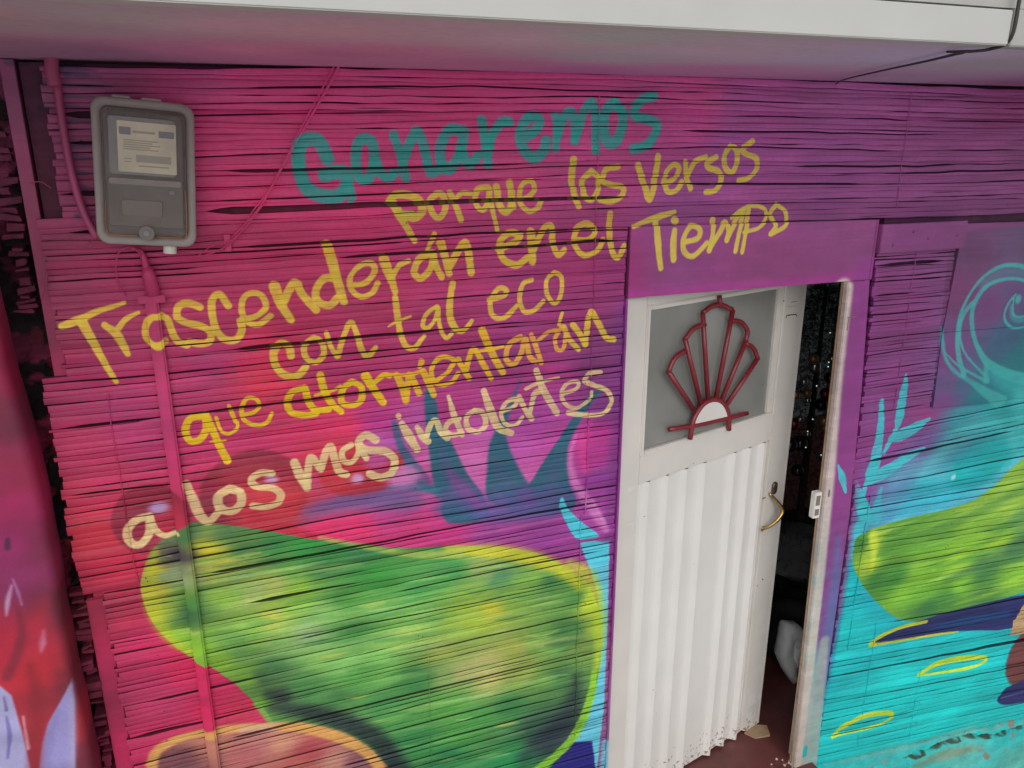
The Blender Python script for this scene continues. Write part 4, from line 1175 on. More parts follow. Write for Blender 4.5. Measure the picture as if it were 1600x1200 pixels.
# plinth under the right wall
bm = bmesh.new()
crack = [W(*p) for p in ((1418, 1182), (1450, 1172), (1475, 1160), (1510, 1150), (1550, 1150), (1600, 1135), (1660, 1120))]
nx, nz = 300, 80
vs = []
for j in range(nz + 1):
    row = []
    for i in range(nx + 1):
        x = 2.10 + 1.8 * i / nx
        ztop = -.038 + tiltr(np.array([x]), -.04)[0] - .009
        z = ztop - (.55 * (j / nz) ** 1.3)
        d = 9
        for a, b in zip(crack[:-1], crack[1:]):
            ax, az, bx, bz = *a, *b
            L_ = (bx - ax) ** 2 + (bz - az) ** 2
            t = min(1, max(0, ((x - ax) * (bx - ax) + (z - az) * (bz - az)) / L_))
            d = min(d, math.hypot(x - ax - t * (bx - ax), z - az - t * (bz - az) + .004 * math.sin(x * 60)))
        below = 1 if z < np.interp(x, [c_[0] for c_ in crack], [c_[1] for c_ in crack]) and x > crack[0][0] else 0
        y = .003 - .014 * below - .02 * j / nz + (.035 * max(0, 1 - d / .007)) + random.gauss(0, .0012)
        row.append(bm.verts.new((x, y, z)))
    vs.append(row)
for j in range(nz):
    for i in range(nx):
        bm.faces.new((vs[j][i], vs[j][i + 1], vs[j + 1][i + 1], vs[j + 1][i]))
back = [[bm.verts.new((v.co.x, .1, v.co.z)) for v in vs[0]]]
for i in range(nx):
    bm.faces.new((vs[0][i], back[0][i], back[0][i + 1], vs[0][i + 1]))
o = link('plinth', bm, 'plinth', None, True)
tag(o, 'cracked turquoise plaster plinth under the right bamboo wall', 'plinth')

# ------------------------------------------------------------------ left corner: post, mud infill, pillar
bm = bmesh.new()
boxbm(-.378, -.350, .016, .10, 1.30, 2.604, .001, bm=bm)
boxbm(-.398, -.350, .018, .10, -.1, 1.296, .004, bm=bm)
o = link('wooden_post', bm, 'flat')
tag(o, 'dark pink wooden corner post behind the left ends of the bamboo strips', 'post')
bm = bmesh.new()
vs = []
for j in range(90):
    row = []
    for i in range(24):
        x = -1.0 + .68 * i / 23
        z = -.1 + 2.85 * j / 89
        row.append(bm.verts.new((x, .11 + .03 * math.sin(j * 1.3 + i * .4) * math.sin(i * .9) + random.gauss(0, .012), z)))
    vs.append(row)
for j in range(89):
    for i in range(23):
        bm.faces.new((vs[j][i], vs[j][i + 1], vs[j + 1][i + 1], vs[j + 1][i]))
o = link('mud_wall', bm, 'mud', None, False)  # extended behind the gap to block light from outside
tag(o, 'rough dark mud wall showing in the gap beside the left pillar', 'wall')
bm = bmesh.new()
sec = []
for k in range(7):
    th = math.pi / 2 * k / 6
    sec.append((-.424 + .024 * math.sin(th), -.076 - .024 * math.cos(th)))
sec = [(x - .030, y) for x, y in sec]
prof = [(-1.6, -.10)] + sec + [(-.431, .01), (-1.6, .01)]
zs_ = [-.8 + 3.09 * k / 60 for k in range(61)]
rings = []
for z in zs_:
    w = .003 * math.sin(z * 9) + .0012 * math.sin(z * 31 + 1) - .022 * min(1, max(0, (z - 1.75) / .35))
    top = max(0, (z - 2.2) / .09)
    rings.append([bm.verts.new((x + (w if x > -1 else 0) - (.02 * top ** 2 if x > -1 else 0), y + .0008 * math.sin(z * 7), z)) for x, y in prof])
for i in range(60):
    for k in range(len(prof)):
        bm.faces.new((rings[i][k], rings[i][(k + 1) % len(prof)], rings[i + 1][(k + 1) % len(prof)], rings[i + 1][k]))
bm.faces.new(rings[-1])
o = link('pillar', bm, 'pillar', None, True)
try:
    o.data.set_sharp_from_angle(angle=math.radians(60))
except Exception:
    pass
tag(o, 'smooth pink and red painted plaster pillar with lilac shapes at the left edge', 'pillar')
# cane ends stacked behind the pillar
bm = bmesh.new()
z = 1.95
canes = empty('cane_stack', (-.40, .02, 1.2), 'column of broken pink cane ends between the pillar and the corner post', 'cane stack')
z = 2.46
while z > .5:
    h_ = random.uniform(.008, .020)
    if (z > 2.04 or z < 1.32) and random.random() < .85:
        w_ = random.uniform(.010, .030)
        x_ = (-.405 if z > 2 else -.414) + random.gauss(0, .004)
        bm = boxbm(x_ - w_, x_ + w_ * .6, .030 + random.gauss(0, .008), .07, z - h_, z - .003, .0012, seg=1)
        tlt = random.gauss(0, .12)
        for v in bm.verts:
            v.co.z += (v.co.x - x_) * tlt + random.gauss(0, .0015)
            v.co.x += random.gauss(0, .0015)
        link('cane_end', bm, 'stack', canes)
    z -= h_ + random.uniform(0, .004)

# ------------------------------------------------------------------ eave: soffit, fascia, upper wall
x0f = W(1560, 40, -.9)[0]
roof = empty('eave', (0.5, -.4, 2.6), 'white concrete eave with painted underside above the mural wall', 'eave')
bm = boxbm(-3, 6, -.885, .20, 2.606, 2.66)
link('soffit', bm, 'soffit', roof)
link('fascia', boxbm(-3, x0f - .004, -.93, -.887, 2.604, 2.6625, .002), 'fascia', roof)
link('fascia', boxbm(x0f + .004, 6, -.926, -.887, 2.603, 2.6655, .002), 'fascia2', roof)
link('upper_slab', boxbm(-3, 6, -.915, .1, 2.668, 2.70), 'fascia2', roof)
link('upper_wall', boxbm(-3, 6, -.905, -.75, 2.702, 5.2), 'upper', roof)
bm = tube(smooth_path([(x0f + random.gauss(0, .0015), -.929, 2.606 + .14 * k / 6) for k in range(7)], 2), .0035, 6)
# black cable: out of the joint, under the soffit to the wall
pts = [(x0f, -.934, 2.86), (x0f + .002, -.934, 2.75), (x0f, -.934, 2.68), (x0f - .003, -.932, 2.615), (x0f - .012, -.90, 2.600)]
for a, b in ((1505, 82), (1450, 95), (1380, 110), (1320, 124), (1272, 134)):
    fx, fy = F(a, b, 2.597)
    pts.append((fx, min(fy, .0), 2.597))
bm.free()
bm = tube(smooth_path(pts, 5), [.0036, .0036, .0034, .003, .0026, .0022, .0016], 6)
kx, ky = F(1504, 80, 2.597)
tube([(kx - .02, ky + .018, 2.597), (kx, ky, 2.596), (kx + .016, ky - .014, 2.597)], [.002, .0034, .002], 6, bm)
o = link('black_cable', bm, 'cable', None, True)
tag(o, 'thin black cable running from the fascia joint under the eave to the wall', 'cable')

# ------------------------------------------------------------------ electric meter
Ym = -.075
c4 = [W(150, 150, Ym), W(308, 170, Ym), W(298, 388, Ym), W(146, 372, Ym)]
mx_ = sum(p[0] for p in c4) / 4
mz_ = sum(p[1] for p in c4) / 4
ang = math.atan2(c4[1][1] - c4[0][1], c4[1][0] - c4[0][0])
wM = (math.dist(c4[0], c4[1]) + math.dist(c4[2], c4[3])) / 2
hM = (math.dist(c4[0], c4[3]) + math.dist(c4[1], c4[2])) / 2
meter = empty('electric_meter', (mx_, 0, mz_), 'grey plastic electric meter box with cream label hanging tilted on the pink wall', 'electric meter', rot=(0, -ang - math.radians(1.5), 0))


def child(name, bm, m, par, smooth=False):
    """mesh given in the local space of par"""
    me = bpy.data.meshes.new(name)
    bmesh.ops.recalc_face_normals(bm, faces=bm.faces)
    bm.to_mesh(me)
    bm.free()
    me.materials.append(Mm[m])
    if smooth:
        for p in me.polygons:
            p.use_smooth = True
    o = bpy.data.objects.new(name, me)
    COL.objects.link(o)
    o.parent = par
    return o


def rrect(w, h, r, n=5):
    out = []
    for cx, cz, a0 in ((w / 2 - r, h / 2 - r, 0), (-w / 2 + r, h / 2 - r, 90), (-w / 2 + r, -h / 2 + r, 180), (w / 2 - r, -h / 2 + r, 270)):
        for k in range(n + 1):
            a = math.radians(a0 + 90 * k / n)
            out.append((cx + r * math.cos(a), cz + r * math.sin(a)))
    return out


def loft(levels, cap=True):
    """levels: list of (outline, y)"""
    bm = bmesh.new()
    R_ = [[bm.verts.new((x, y, z)) for x, z in out] for out, y in levels]
    n = len(R_[0])
    for i in range(len(R_) - 1):
        for k in range(n):
            bm.faces.new((R_[i][k], R_[i][(k + 1) % n], R_[i + 1][(k + 1) % n], R_[i + 1][k]))
    if cap:
        bm.faces.new(R_[-1])
    bm.faces.new(R_[0][::-1])
    return bm


w_, h_ = wM * 1.03, hM * 1.03
child('box', loft([(rrect(w_ - .01, h_ - .01, .022), -.004), (rrect(w_ - .006, h_ - .006, .024), -.05), (rrect(w_, h_, .026), -.056), (rrect(w_, h_, .026), -.070), (rrect(w_ - .006, h_ - .006, .024), -.0735),
                   (rrect(w_ - .028, h_ - .030, .018), -.0735), (rrect(w_ - .034, h_ - .036, .016), -.066)]), 'mrim', meter, True)
child('cover', loft([(rrect(w_ - .0345, h_ - .0365, .016), -.0655), (rrect(w_ - .042, h_ - .044, .014), -.074)]), 'mbox', meter)
child('window_frame', loft([(rrect(w_ * .66, h_ * .40, .008), -.073), (rrect(w_ * .64, h_ * .385, .007), -.080)]), 'mgrey', meter).location = (-.004, 0, h_ * .185)
o = child('label_plate', loft([(rrect(w_ * .57, h_ * .34, .002), -.079), (rrect(w_ * .57, h_ * .34, .002), -.0812)]), 'mlabel', meter)
o.location = (.006, 0, h_ * .18)
for (dx, dz, ww, hh) in ((-w_ * .21, h_ * .105, w_ * .11, h_ * .05), (w_ * .19, h_ * .098, w_ * .15, h_ * .045), (-w_ * .03, h_ * .102, w_ * .22, h_ * .016), (-w_ * .06, h_ * .045, w_ * .34, .0022), (-w_ * .09, h_ * .030, w_ * .28, .0022), (-w_ * .05, h_ * .015, w_ * .36, .0022), (-w_ * .10, h_ * .0, w_ * .26, .0022), (-w_ * .06, -h_ * .015, w_ * .34, .0022), (w_ * .06, -h_ * .075, w_ * .34, h_ * .05), (-w_ * .19, -h_ * .08, w_ * .07, .0022), (-w_ * .19, -h_ * .1, w_ * .07, .0022), (w_ * .06, -h_ * .125, w_ * .30, .003)):
    q = child('print', loft([(rrect(ww, hh, .001), -.0811), (rrect(ww, hh, .001), -.0818)]), 'mblue' if hh > h_ * .04 and dz > 0 else 'mprint', o)
    q.location = (dx, 0, dz)
child('lower_panel', loft([(rrect(w_ * .74, h_ * .34, .006), -.073), (rrect(w_ * .73, h_ * .33, .006), -.0765)]), 'minner', meter).location = (0, 0, -h_ * .20)
child('terminal_cover', loft([(rrect(w_ * .40, h_ * .11, .004), -.076), (rrect(w_ * .39, h_ * .105, .004), -.084)]), 'mtan', meter).location = (-.008, 0, -h_ * .235)
child('ledge', loft([(rrect(w_ * .72, h_ * .05, .004), -.0735), (rrect(w_ * .70, h_ * .04, .004), -.086)]), 'mrim', meter).location = (0, 0, -h_ * .055)
child('status_lens', loft([(rrect(.012, .008, .002), -.076), (rrect(.011, .007, .002), -.080)]), 'mgrey', meter).location = (w_ * .26, 0, -h_ * .115)
lk = tube([(0, -.072, -h_ * .405), (0, -.100, -h_ * .405)], .016, 20, up=(0, 0, 1))
child('lock_ring', lk, 'mbox', meter, False)
lk = tube([(0, -.1002, -h_ * .405), (0, -.103, -h_ * .405)], .006, 14, up=(0, 0, 1))
child('lock_screw', lk, 'mgrey', meter, False)
child('seal_wire', tube(smooth_path([(-.02, -.085, -h_ * .33), (0, -.088, -h_ * .338), (.02, -.085, -h_ * .33), (.012, -.086, -h_ * .345), (-.004, -.087, -h_ * .343)], 3), .0013, 5), 'copper', meter)
child('gasket', tube(smooth_path([(-w_ * .40, -.0745, -h_ * .2), (-w_ * .40, -.0745, -h_ * .40), (-w_ * .33, -.0745, -h_ * .435), (-.02, -.0745, -h_ * .435)], 4), .0012, 5), 'copper', meter)
child('gasket', tube(smooth_path([(.02, -.0745, -h_ * .435), (w_ * .33, -.0745, -h_ * .435), (w_ * .40, -.0745, -h_ * .40), (w_ * .40, -.0745, -h_ * .1)], 4), .0012, 5), 'copper', meter)
cv = child('clear_cover', loft([(rrect(w_ - .04, h_ - .042, .015), -.074), (rrect(w_ - .052, h_ - .056, .013), -.0965)]), 'veil', meter)
child('hinge', boxbm(-w_ * .3, -w_ * .12, -.07, -.045, h_ * .49, h_ * .515, .002), 'mrim', meter)
child('hinge', boxbm(-w_ * .02, w_ * .18, -.07, -.045, h_ * .49, h_ * .515, .002), 'mrim', meter)
child('cable_gland', tube([(w_ * .22, -.045, -h_ * .49), (w_ * .22, -.045, -h_ * .49 - .022)], .0145, 16, up=(0, 1, 0)), 'pvc', meter, False)

# conduit from the meter down to the floor
cond = empty('conduit', (-.145, -.02, .2), 'pink painted conduit running down the wall below the electric meter through the lettering', 'conduit')
pt = lambda a, b, Y=-.015: (lambda q: (q[0], Y, q[1]))(W(a, b, Y))
link('neck', tube(smooth_path([pt(205, 388, -.03), pt(218, 392), pt(224, 402), pt(229, 420)], 4), [.004, .006, .008, .009], 8), 'flat', cond, True)
link('upper_pipe', tube([pt(229, 416), pt(232, 428), pt(240, 462)], [.010, .016, .017], 10, flat=.8), 'flat', cond, True)
link('lower_pipe', boxbm(-.158, -.128, -.020, -.003, -.7, 2.09, .005), 'flat', cond)
# shift lower part so it follows the measured line
lp = cond.children[-1]
for v in lp.data.vertices:
    pass
link('clip', boxbm(-.172, -.112, -.0225, -.019, 2.068, 2.086, .001), 'flat', cond)
# conduit in the upper left corner
o = link('conduit', bmesh.new(), 'pinkpipe')
bm = bmesh.new()
tube(smooth_path([pt(80, 78, -.02), pt(81, 110, -.02), pt(86, 134, -.02)], 3), .0145, 8, bm, flat=.7)
tube(smooth_path([pt(89, 130, -.02), pt(98, 195, -.02), pt(112, 270, -.02), pt(130, 330, -.02), pt(152, 372, -.03)], 5), .0088, 8, bm)
bm.to_mesh(o.data)
bm.free()
tag(o, 'pink bent conduit from the eave down to the left side of the meter box', 'conduit')
for p in o.data.polygons:
    p.use_smooth = True

# pink service wires
o = link('service_wire', tube(smooth_path([pt(533, 96, -.008), pt(510, 140, -.01), pt(478, 195, -.012), pt(440, 262, -.012), pt(405, 325, -.012), pt(362, 372, -.012)], 6), .0032, 6), 'flat', None, True)
tag(o, 'thick pink wire slanting down from the eave towards the meter box', 'wire')
o = link('service_wire', tube(smooth_path([pt(526, 96, -.010), pt(500, 145, -.016), pt(468, 205, -.016), pt(425, 290, -.016), pt(395, 330, -.016), pt(370, 370, -.016), pt(340, 392, -.02), pt(300, 402, -.03), pt(262, 402, -.04)], 6), .0018, 6), 'flat', None, True)
tag(o, 'thin pink wire running beside the thick one and curving under the meter', 'wire')
o = link('service_wire', tube(smooth_path([pt(412, 318, -.018), pt(388, 350, -.02), pt(366, 372, -.02), pt(352, 380, -.016), pt(330, 385, -.016), pt(312, 398, -.02), pt(290, 408, -.03)], 6), .0016, 6), 'flat', None, True)
tag(o, 'thinnest pink wire looping low near the white gland of the meter', 'wire')
o = link('junction_tag', boxbm(*(lambda a, b: (a[0], b[0], -.012, -.003, b[1], a[1]))(W(349, 366), W(362, 392)), .001), 'flat')
tag(o, 'small pink block on the wall where the slanting wires meet', 'wire block')
o = link('wire_loop', tube(smooth_path([pt(222, 405, -.02), pt(213, 390, -.03), pt(200, 386, -.03), pt(185, 396, -.025), pt(181, 420, -.02), pt(186, 446, -.015), pt(197, 462, -.01)], 5), .0017, 6), 'flat', None, True)
tag(o, 'thin pink wire loop hanging below the left part of the meter', 'wire')
o = link('wire_scrap', tube(smooth_path([pt(72, 425, -.012), pt(73, 440, -.012), pt(70, 455, -.012), pt(65, 470, -.012)], 3), .0016, 5), 'flat', None, True)
tag(o, 'short pink wire scrap hanging beside the corner post', 'wire')
o = link('wire_scrap', tube(smooth_path([pt(48, 286, -.012), pt(64, 284, -.012), pt(80, 294, -.012)], 3), .0014, 5), 'flat', None, True)
tag(o, 'short bent pink wire scrap left of the upper conduit', 'wire')

# ------------------------------------------------------------------ door frame
frame = empty('door_frame', (1.6, 0, 0), 'narrow door frame with bare cream and purple oversprayed jamb beside the open gap', 'door frame')
link('left_jamb', boxbm(1.1362, 1.1437, -.010, .05, -.004, 1.986, .001), 'flat', frame)
bm = boxbm(1.962, 2.030, -.012, .012, -.004, 1.987, .003)
for v in bm.verts:
    if v.co.x < 2.0:
        v.co.x += .036 * (1 - max(0, v.co.z) / 1.98)
link('right_jamb', bm, 'flat', frame)
bm = bmesh.new()
pr = [(1.987, 2.054), (1.60, 2.084), (1.10, 2.108), (.5, 2.106), (-.05, 2.116)]
fr = [[bm.verts.new((2.0305, -.008, z)), bm.verts.new((x, -.008, z)), bm.verts.new((x, .065, z)), bm.verts.new((2.0305, .065, z))] for z, x in pr]
for i in range(len(fr) - 1):
    for k in range(4):
        bm.faces.new((fr[i][k], fr[i][(k + 1) % 4], fr[i + 1][(k + 1) % 4], fr[i + 1][k]))
bm.faces.new(fr[0])
bm.faces.new(fr[-1])
link('wood_post', bm, 'flat', frame)
link('wood_post_upper', boxbm(2.0535, 2.064, -.006, .03, 1.9875, 2.185, .001), 'flat', frame)
bm = boxbm(1.9595, 1.9640, .0122, .018, -.004, 1.986)
for v in bm.verts:
    v.co.x += .036 * (1 - max(0, v.co.z) / 1.98)
link('rebate', bm, 'jamb', frame)
link('gap_shade', boxbm(2.109, 2.124, .03, .06, -.04, 1.3), 'dark', frame)  # dark panel behind the gap, standing in for its shade
# strike box on the jamb
stx, stz = W(1276, 780, .03)
sb = link('strike_box', boxbm(1.944, 1.9740, -.002, .022, 1.120, 1.222, .002), 'white', frame)
q = link('strike_hole', boxbm(1.9490, 1.9655, -.0042, -.0022, 1.172, 1.210), 'mtan', sb)
q = link('strike_hole', boxbm(1.9490, 1.9655, -.0042, -.0022, 1.133, 1.157), 'mtan', sb)
# lock slot marks on the jamb
link('slot', boxbm(1.990, 1.997, -.0135, -.0122, 1.205, 1.232), 'mtan', frame)
link('slot', boxbm(1.979, 1.982, -.0132, -.0122, 1.82, 1.862), 'mtan', frame)
link('slot', boxbm(1.975, 2.008, -.0132, -.0122, 1.864, 1.867), 'mtan', frame)

# ------------------------------------------------------------------ door leaf
TH = math.radians(15)
door = empty('door', (1.145, .012, 0), 'white sheet metal door standing ajar with grey glass and red fan ornament', 'door', rot=(0, 0, TH))
un = np.array([math.cos(TH), math.sin(TH), 0])
nn = np.array([math.sin(TH), -math.cos(TH), 0])
H0 = np.array([1.145, .012, 0])


def D(a, b, off=0.0):
    """door-plane coordinates (along the leaf, height) of a surveyed point"""
    d = _f + _r * (a - 800) / FOC - _u * (b - 600) / FOC
    t = ((H0 + nn * off - CAM) @ nn) / (d @ nn)
    P = CAM + d * t
    return float((P - H0) @ un), float(P[2])


DW, DT = .902, 1.982
ya, yb = .0, .034
gx0, gx1, gz0, gz1 = .108, .770, 1.468, 1.935
lx0, lx1, lz0, lz1 = .088, .812, .0, 1.352
fb = bmesh.new()
boxbm(0.0, gx0 - .012, ya, yb, .03, DT, .003, bm=fb)
boxbm(gx1 + .012, DW, ya, yb, .03, DT, .003, bm=fb)
boxbm(gx0 - .0125, gx1 + .0125, ya + .0006, yb, gz1 + .012, DT - .001, bm=fb)
boxbm(gx0 - .0125, gx1 + .0125, ya + .0006, yb, lz1, gz0 - .012, .002, bm=fb)
link_ = child('leaf_frame', fb, 'door', door)
# mouldings round the glass
mb = bmesh.new()
boxbm(gx0 - .016, gx0, -.007, .012, gz0 - .016, gz1 + .016, .003, bm=mb)
boxbm(gx1, gx1 + .016, -.007, .012, gz0 - .016, gz1 + .016, .003, bm=mb)
boxbm(gx0, gx1, -.0065, .012, gz1, gz1 + .0155, .003, bm=mb)
boxbm(gx0, gx1, -.0065, .012, gz0 - .0155, gz0, .003, bm=mb)
boxbm(gx1 - .030, gx1 - .001, -.002, .012, gz0 + .001, gz1 - .001, .002, bm=mb)
child('glass_moulding', mb, 'door', door)
child('glass_pane', boxbm(gx0 + .001, gx1 - .029, .010, .016, gz0 + .0005, gz1 - .0005), 'glass', door)
# folded sheet panel with flutes
xs_ = [lx0]
prof_ = [(lx0, 0)]


def flute(xc):
    return [(xc - .026, 0.014), (xc - .014, 0.012), (xc + .004, -.005), (xc + .012, -.005), (xc + .016, .0145)]


cen = [.150, .243, .337, .435, .575, .665, .755, .80 + .045]
cen = [.135, .225, .318, .412, .572, .655, .738]
prof_ = [(.012, .0005), (lx0 - .006, .0005), (lx0, .0145)]
for c_ in cen:
    prof_ += flute(c_)
prof_ += [(lx1 - .008, .0145), (lx1, .0005), (DW - .012, .0005)]
pb = bmesh.new()
nz_ = 40
rows = []
for j in range(nz_ + 1):
    z = .012 + (lz1 - .012) * j / nz_
    inr = 1.0
    rows.append([pb.verts.new((x, (y if y < .005 or j < nz_ - 0 else y) + random.gauss(0, .00025) + .0012 * math.sin(z * 3.1 + x * 5) * (1 if y > .005 else .3), z + (.004 * math.sin(x * 40) + .003 * math.sin(x * 91) if j == 0 else 0))) for x, y in prof_])
for j in range(nz_):
    for k in range(len(prof_) - 1):
        pb.faces.new((rows[j][k], rows[j][k + 1], rows[j + 1][k + 1], rows[j + 1][k]))
o = child('fluted_panel', pb, 'doorlow', door, False)
child('side_stile', boxbm(0.0, .011, -.001, yb, .012, DT - .002, .002), 'door', door)
child('side_stile', boxbm(DW - .011, DW + .001, -.0012, yb, .012, DT - .002, .002), 'door', door)
child('back_sheet', boxbm(.012, DW - .012, .022, .030, .02, DT - .02), 'door', door)
# ornament
ob = -.014
orn = None


def bar(px, r=.0062, flat=1.0):
    P = [D(a, b, -ob if False else .014) for a, b in px]
    return tube([(x, ob, z) for x, z in P], r, 8, flat=flat)


ornament = bpy.data.objects.new('fan_ornament', None)
COL.objects.link(ornament)
ornament.parent = door


def obar(name, px, r=.0062):
    r *= 1.35
    P = [D(a, b, .014) for a, b in px]
    P3 = [(x, ob + random.gauss(0, .0006), z) for x, z in P]
    if len(P3) > 2:
        P3 = smooth_path(P3, 4)
    return child(name, tube(P3, r, 8, up=(0, 1, 0)), 'red', ornament, True)


obar('stub', [(1124, 462), (1125, 480)], .006)
for name, px in (('arch_bar', [(1098, 489), (1110, 480), (1125, 476), (1144, 484)]), ('arch_bar', [(1101, 507), (1084, 513), (1070, 531)]), ('arch_bar', [(1071, 548), (1054, 560), (1044, 582)]),
                 ('arch_bar', [(1141, 501), (1157, 503), (1168, 517), (1165, 534)]), ('arch_bar', [(1164, 536), (1177, 544), (1184, 561)]),
                 ('blade_bar', [(1098, 489), (1106, 624)]), ('blade_bar', [(1145, 484), (1118, 624)]), ('blade_bar', [(1070, 530), (1095, 630)]), ('blade_bar', [(1044, 580), (1085, 642)]),
                 ('blade_bar', [(1166, 531), (1127, 627)]), ('blade_bar', [(1184, 560), (1134, 634)])):
    obar(name, px, .0064)
obar('sun_arch', [(1078, 686), (1082, 660), (1090, 643), (1102, 629), (1117, 624), (1130, 630), (1138, 648), (1139, 672)], .0066)
obar('base_bar', [(1046, 671), (1090, 664), (1130, 655), (1168, 646)], .0064)
P = [D(a, b, .014) for a, b in ((1083, 663), (1091, 645), (1103, 631), (1117, 626), (1130, 633), (1137, 651))]
bm = bmesh.new()
f1 = [bm.verts.new((x, ob - .003, z)) for x, z in P]
f2 = [bm.verts.new((x, ob + .003, z)) for x, z in P]
bm.faces.new(f1)
bm.faces.new(f2[::-1])
for k in range(len(P)):
    bm.faces.new((f1[k], f1[(k + 1) % len(P)], f2[(k + 1) % len(P)], f2[k]))
child('sun_disc', bm, 'white', ornament)

# handle, escutcheon and marks
hx, hz = D(1209, 762)
child('escutcheon', loft([(rrect(.030, .052, .0145, 6), -.001), (rrect(.028, .050, .0135, 6), -.007), (rrect(.016, .034, .0079, 6), -.010)]), 'oldbrass', door, True).location = (hx, 0, hz)
hp = [D(a, b, .02) for a, b in ((1207, 773), (1213, 784), (1216, 795), (1210, 808), (1202, 821), (1197, 829))]
dy = [-.006, -.026, -.040, -.038, -.024, -.004]
pull = child('pull_handle', tube(smooth_path([(x, y, z) for (x, z), y in zip(hp, dy)], 5), [.005, .0068, .0086, .0074, .0060, .0055], 10), 'brass', door, True)
child('handle_foot', sphere((0, 0, 0), .008, sc=(1, .5, 1.4)), 'brass', door, True).location = (hp[-1][0], -.003, hp[-1][1])
for a, b in ((1192, 776), (1193, 777)):
    x, z = D(a, b)
child('keyhole', boxbm(-.010, .006, -.0025, -.0002, -.0015, .0015), 'mtan', door).location = (D(1194, 778)[0], 0, D(1194, 778)[1])
for a, b, s_ in ((1191, 905, .003), (1240, 612, .002), (1191, 600, .002), (1224, 470, .003), (1183, 915, .002)):
    x, z = D(a, b)
    if x < DW - .01:
        child('screw', sphere((x, -.002, z), s_, seg=8), 'oldbrass', door)
mkx, mkz = D(1237, 493)
for pts_, m_, r_ in (([(1228, 497), (1229, 493), (1236, 492), (1243, 491), (1245, 494)], 'mark', .0022), ([(1230, 479), (1244, 478)], 'markg', .0008), ([(1236, 472), (1245, 471)], 'markg', .0018)):
    P = [D(a, b) for a, b in pts_]
    child('paint_mark', tube([(x, -.0005, z) for x, z in P], r_, 6, flat=.4), m_, door)
child('latch_edge', boxbm(DW + .001, DW + .007, .004, .022, .71, .80, .001), 'oldbrass', door)
child('latch_edge', boxbm(DW + .001, DW + .005, .006, .020, .86, .875, .001), 'oldbrass', door)

# ------------------------------------------------------------------ inside: small tree, baubles, bags
tx_, ty_ = 2.72, .92
tree = empty('christmas_tree', (tx_, ty_, 0), 'dark artificial christmas tree glimpsed through the door gap', 'christmas tree')
link('trunk', tube([(tx_, ty_, 0), (tx_, ty_, 1.75)], [.03, .008], 8), 'trunk', tree)
bm = bmesh.new()
rr = random.Random(3)
for k in range(9000):
    z = rr.uniform(.35, 1.78)
    R_ = .55 * (1.85 - z) / 1.5 + .03
    a = rr.uniform(0, 2 * math.pi)
    q = R_ * math.sqrt(rr.random()) * (0.85 + .3 * rr.random())
    p = Vector((tx_ + q * math.cos(a), ty_ + q * math.sin(a), z - q * .25))
    d = Vector((math.cos(a) + rr.gauss(0, .7), math.sin(a) + rr.gauss(0, .7), rr.gauss(0, .7))).normalized() * rr.uniform(.03, .06)
    s_ = d.cross(Vector((rr.gauss(0, 1), rr.gauss(0, 1), rr.gauss(0, 1)))).normalized() * .0022
    bm.faces.new([bm.verts.new(p - s_), bm.verts.new(p + s_), bm.verts.new(p + d)])
o = link('foliage', bm, 'needle', tree)
o['kind'] = 'stuff'


def inside(a, b, Y):
    x, z = W(a, b, Y)
    return x, Y, z


kinds = {'bgold': 'gold', 'bred': 'red', 'bsilver': 'silver', 'bblack': 'black'}
for (a, b, Y, m_, r_) in ((1243, 617, .56, 'bgold', .022), (1261, 614, .60, 'bgold', .02), (1290, 615, .62, 'bred', .026), (1240, 662, .52, 'bred', .026), (1288, 657, .58, 'bgold', .03), (1288, 668, .66, 'bgold', .02),
                          (1234, 695, .50, 'bblack', .034), (1250, 692, .55, 'bblack', .034), (1262, 625, .62, 'bsilver', .016), (1271, 560, .62, 'bgold', .024), (1273, 572, .66, 'bsilver', .03), (1262, 678, .55, 'bsilver', .014),
                          (1256, 596, .6, 'bsilver', .02), (1250, 655, .60, 'bsilver', .018), (1283, 632, .7, 'bblack', .03), (1246, 735, .55, 'bblack', .028), (1300, 560, .75, 'bsilver', .022), (1296, 590, .7, 'bblack', .025)):
    o = link('bauble', sphere((0, 0, 0), r_), m_, None, True)
    o.location = inside(a, b, Y)
    tag(o, '', 'bauble', kinds[m_] + ' baubles on the tree inside')
ORD = ['highest', 'second highest', 'third highest', 'fourth highest', 'fifth highest', 'sixth highest', 'seventh highest']
for kn in set(kinds.values()):
    lst = sorted([o for o in S.objects if o.get('group') == kn + ' baubles on the tree inside'], key=lambda o: -o.location.z)
    for k, o in enumerate(lst):
        o['label'] = ORD[k] + ' of the ' + kn + ' glass baubles hanging in the dark door gap'
for (a, b, m_) in ((1270, 655, 'lightw'), (1259, 699, 'lightw'), (1283, 711, 'lightc'), (1295, 566, 'lightw'), (1294, 573, 'lightc'), (1276, 603, 'lightw'), (1235, 651, 'lightw'), (1297, 520, 'lightw'), (1262, 674, 'lightw')):
    link('fairy_light', sphere(inside(a, b, .50), .0026, seg=8), m_, tree)

# pale plastic bag and dark bundles near the floor
def lumpy(loc, sc, seed, amp=.12, seg=20):
    bm = sphere((0, 0, 0), 1, seg=seg)
    r_ = random.Random(seed)
    ph = [(r_.uniform(2, 7), r_.uniform(2, 7), r_.uniform(2, 7), r_.uniform(0, 6)) for _ in range(5)]
    for v in bm.verts:
        k = 1 + amp * sum(math.sin(v.co.x * a + v.co.y * b + v.co.z * c_ + d) for a, b, c_, d in ph) / 2
        v.co = Vector((v.co.x * sc[0] * k, v.co.y * sc[1] * k, v.co.z * sc[2] * k)) + Vector(loc)
    return bm


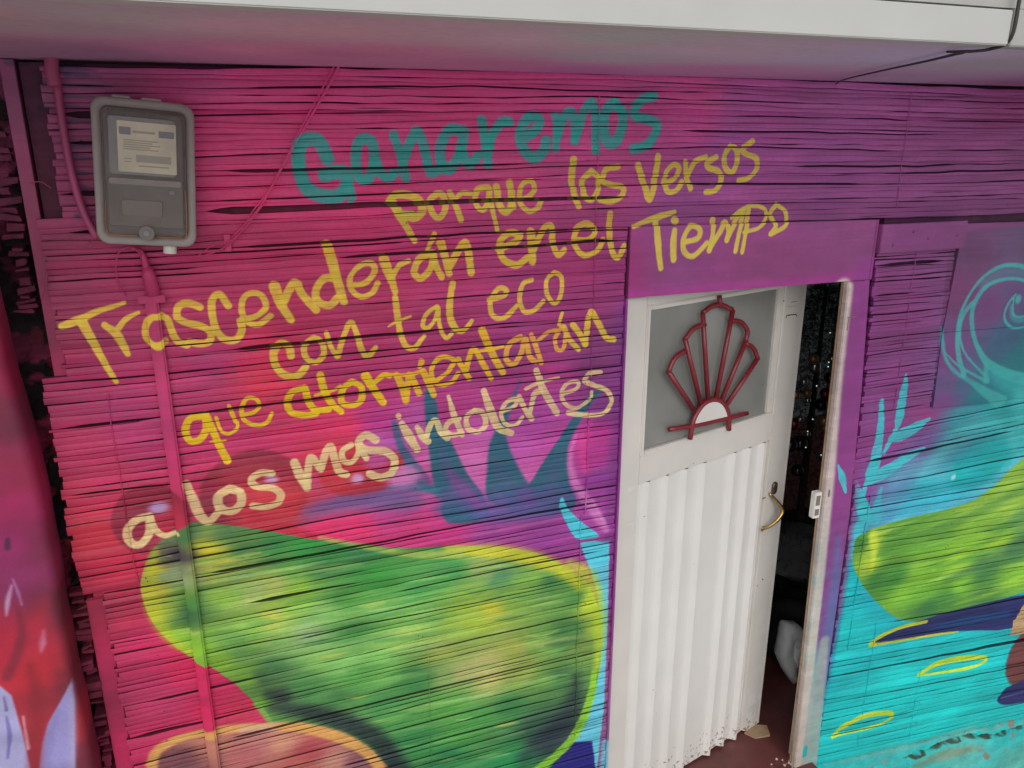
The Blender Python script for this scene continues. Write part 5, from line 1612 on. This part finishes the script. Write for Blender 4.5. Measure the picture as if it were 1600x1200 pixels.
bx, by, bz = inside(1234, 1022, .42)
bm = bmesh.new()
outl = [W(a, b, .42) for a, b in ((1229, 976), (1250, 978), (1262, 990), (1262, 1000), (1248, 1015), (1243, 1040), (1245, 1066), (1240, 1070), (1228, 1050), (1220, 1028), (1224, 1000))]
ctr = (sum(p[0] for p in outl) / len(outl), sum(p[1] for p in outl) / len(outl))
lay = []
for y, s_ in ((.42, .2), (.40, .8), (.42, 1.0), (.46, 1.0), (.50, .7)):
    lay.append([bm.verts.new((ctr[0] + (x - ctr[0]) * s_, y + .006 * math.sin(i * 2.3), ctr[1] + (z - ctr[1]) * s_)) for i, (x, z) in enumerate(outl)])
for i in range(len(lay) - 1):
    for k in range(len(outl)):
        bm.faces.new((lay[i][k], lay[i][(k + 1) % len(outl)], lay[i + 1][(k + 1) % len(outl)], lay[i + 1][k]))
bm.faces.new(lay[0])
bm.faces.new(lay[-1])
o = link('plastic_bag', bm, 'bag', None, True)
tag(o, 'crumpled white plastic bag slumped over a black bundle inside the doorway', 'bag')
o = link('black_bag', lumpy((ctr[0] + .12, .56, .19), (.16, .13, .19), 4), 'blackcloth', None, True)
tag(o, 'black bag standing on the red floor behind the white plastic bag', 'bag')
x_, y_, z_ = inside(1240, 850, .8)
o = link('cloth_pile', lumpy((x_ + .05, .85, z_ - .1), (.22, .15, .16), 9, .16), 'greycloth', None, True)
tag(o, 'dim grey cloth pile below the tree inside the room', 'cloth')
o = link('dark_chest', boxbm(2.35, 3.1, .72, 1.3, 0.0, .38, .01), 'blackcloth')
tag(o, 'low black chest under the tree in the dark room', 'chest')
# cardboard scrap and crumbs on the floor
bm = bmesh.new()
cp = [F(a, b, .004) for a, b in ((1163, 1146), (1172, 1134), (1198, 1134), (1203, 1150), (1180, 1154))]
f1 = [bm.verts.new((x, y, .008 + .004 * (i % 2))) for i, (x, y) in enumerate(cp)]
f2 = [bm.verts.new((x, y, .002)) for x, y in cp]
bm.faces.new(f1)
bm.faces.new(f2[::-1])
for k in range(5):
    bm.faces.new((f1[k], f1[(k + 1) % 5], f2[(k + 1) % 5], f2[k]))
o = link('cardboard_scrap', bm, 'card')
tag(o, 'small torn brown cardboard scrap on the red floor at the door corner', 'cardboard')
bm = bmesh.new()
for k in range(26):
    x, y = F(random.uniform(1205, 1240), random.uniform(1186, 1210), 0)
    sphere((x, max(y, -.2), .001), random.uniform(.002, .006), bm, seg=6)
o = link('plaster_crumbs', bm, 'crumb')
o['kind'] = 'stuff'
tag(o, 'loose pale plaster crumbs at the foot of the door frame', 'rubble')
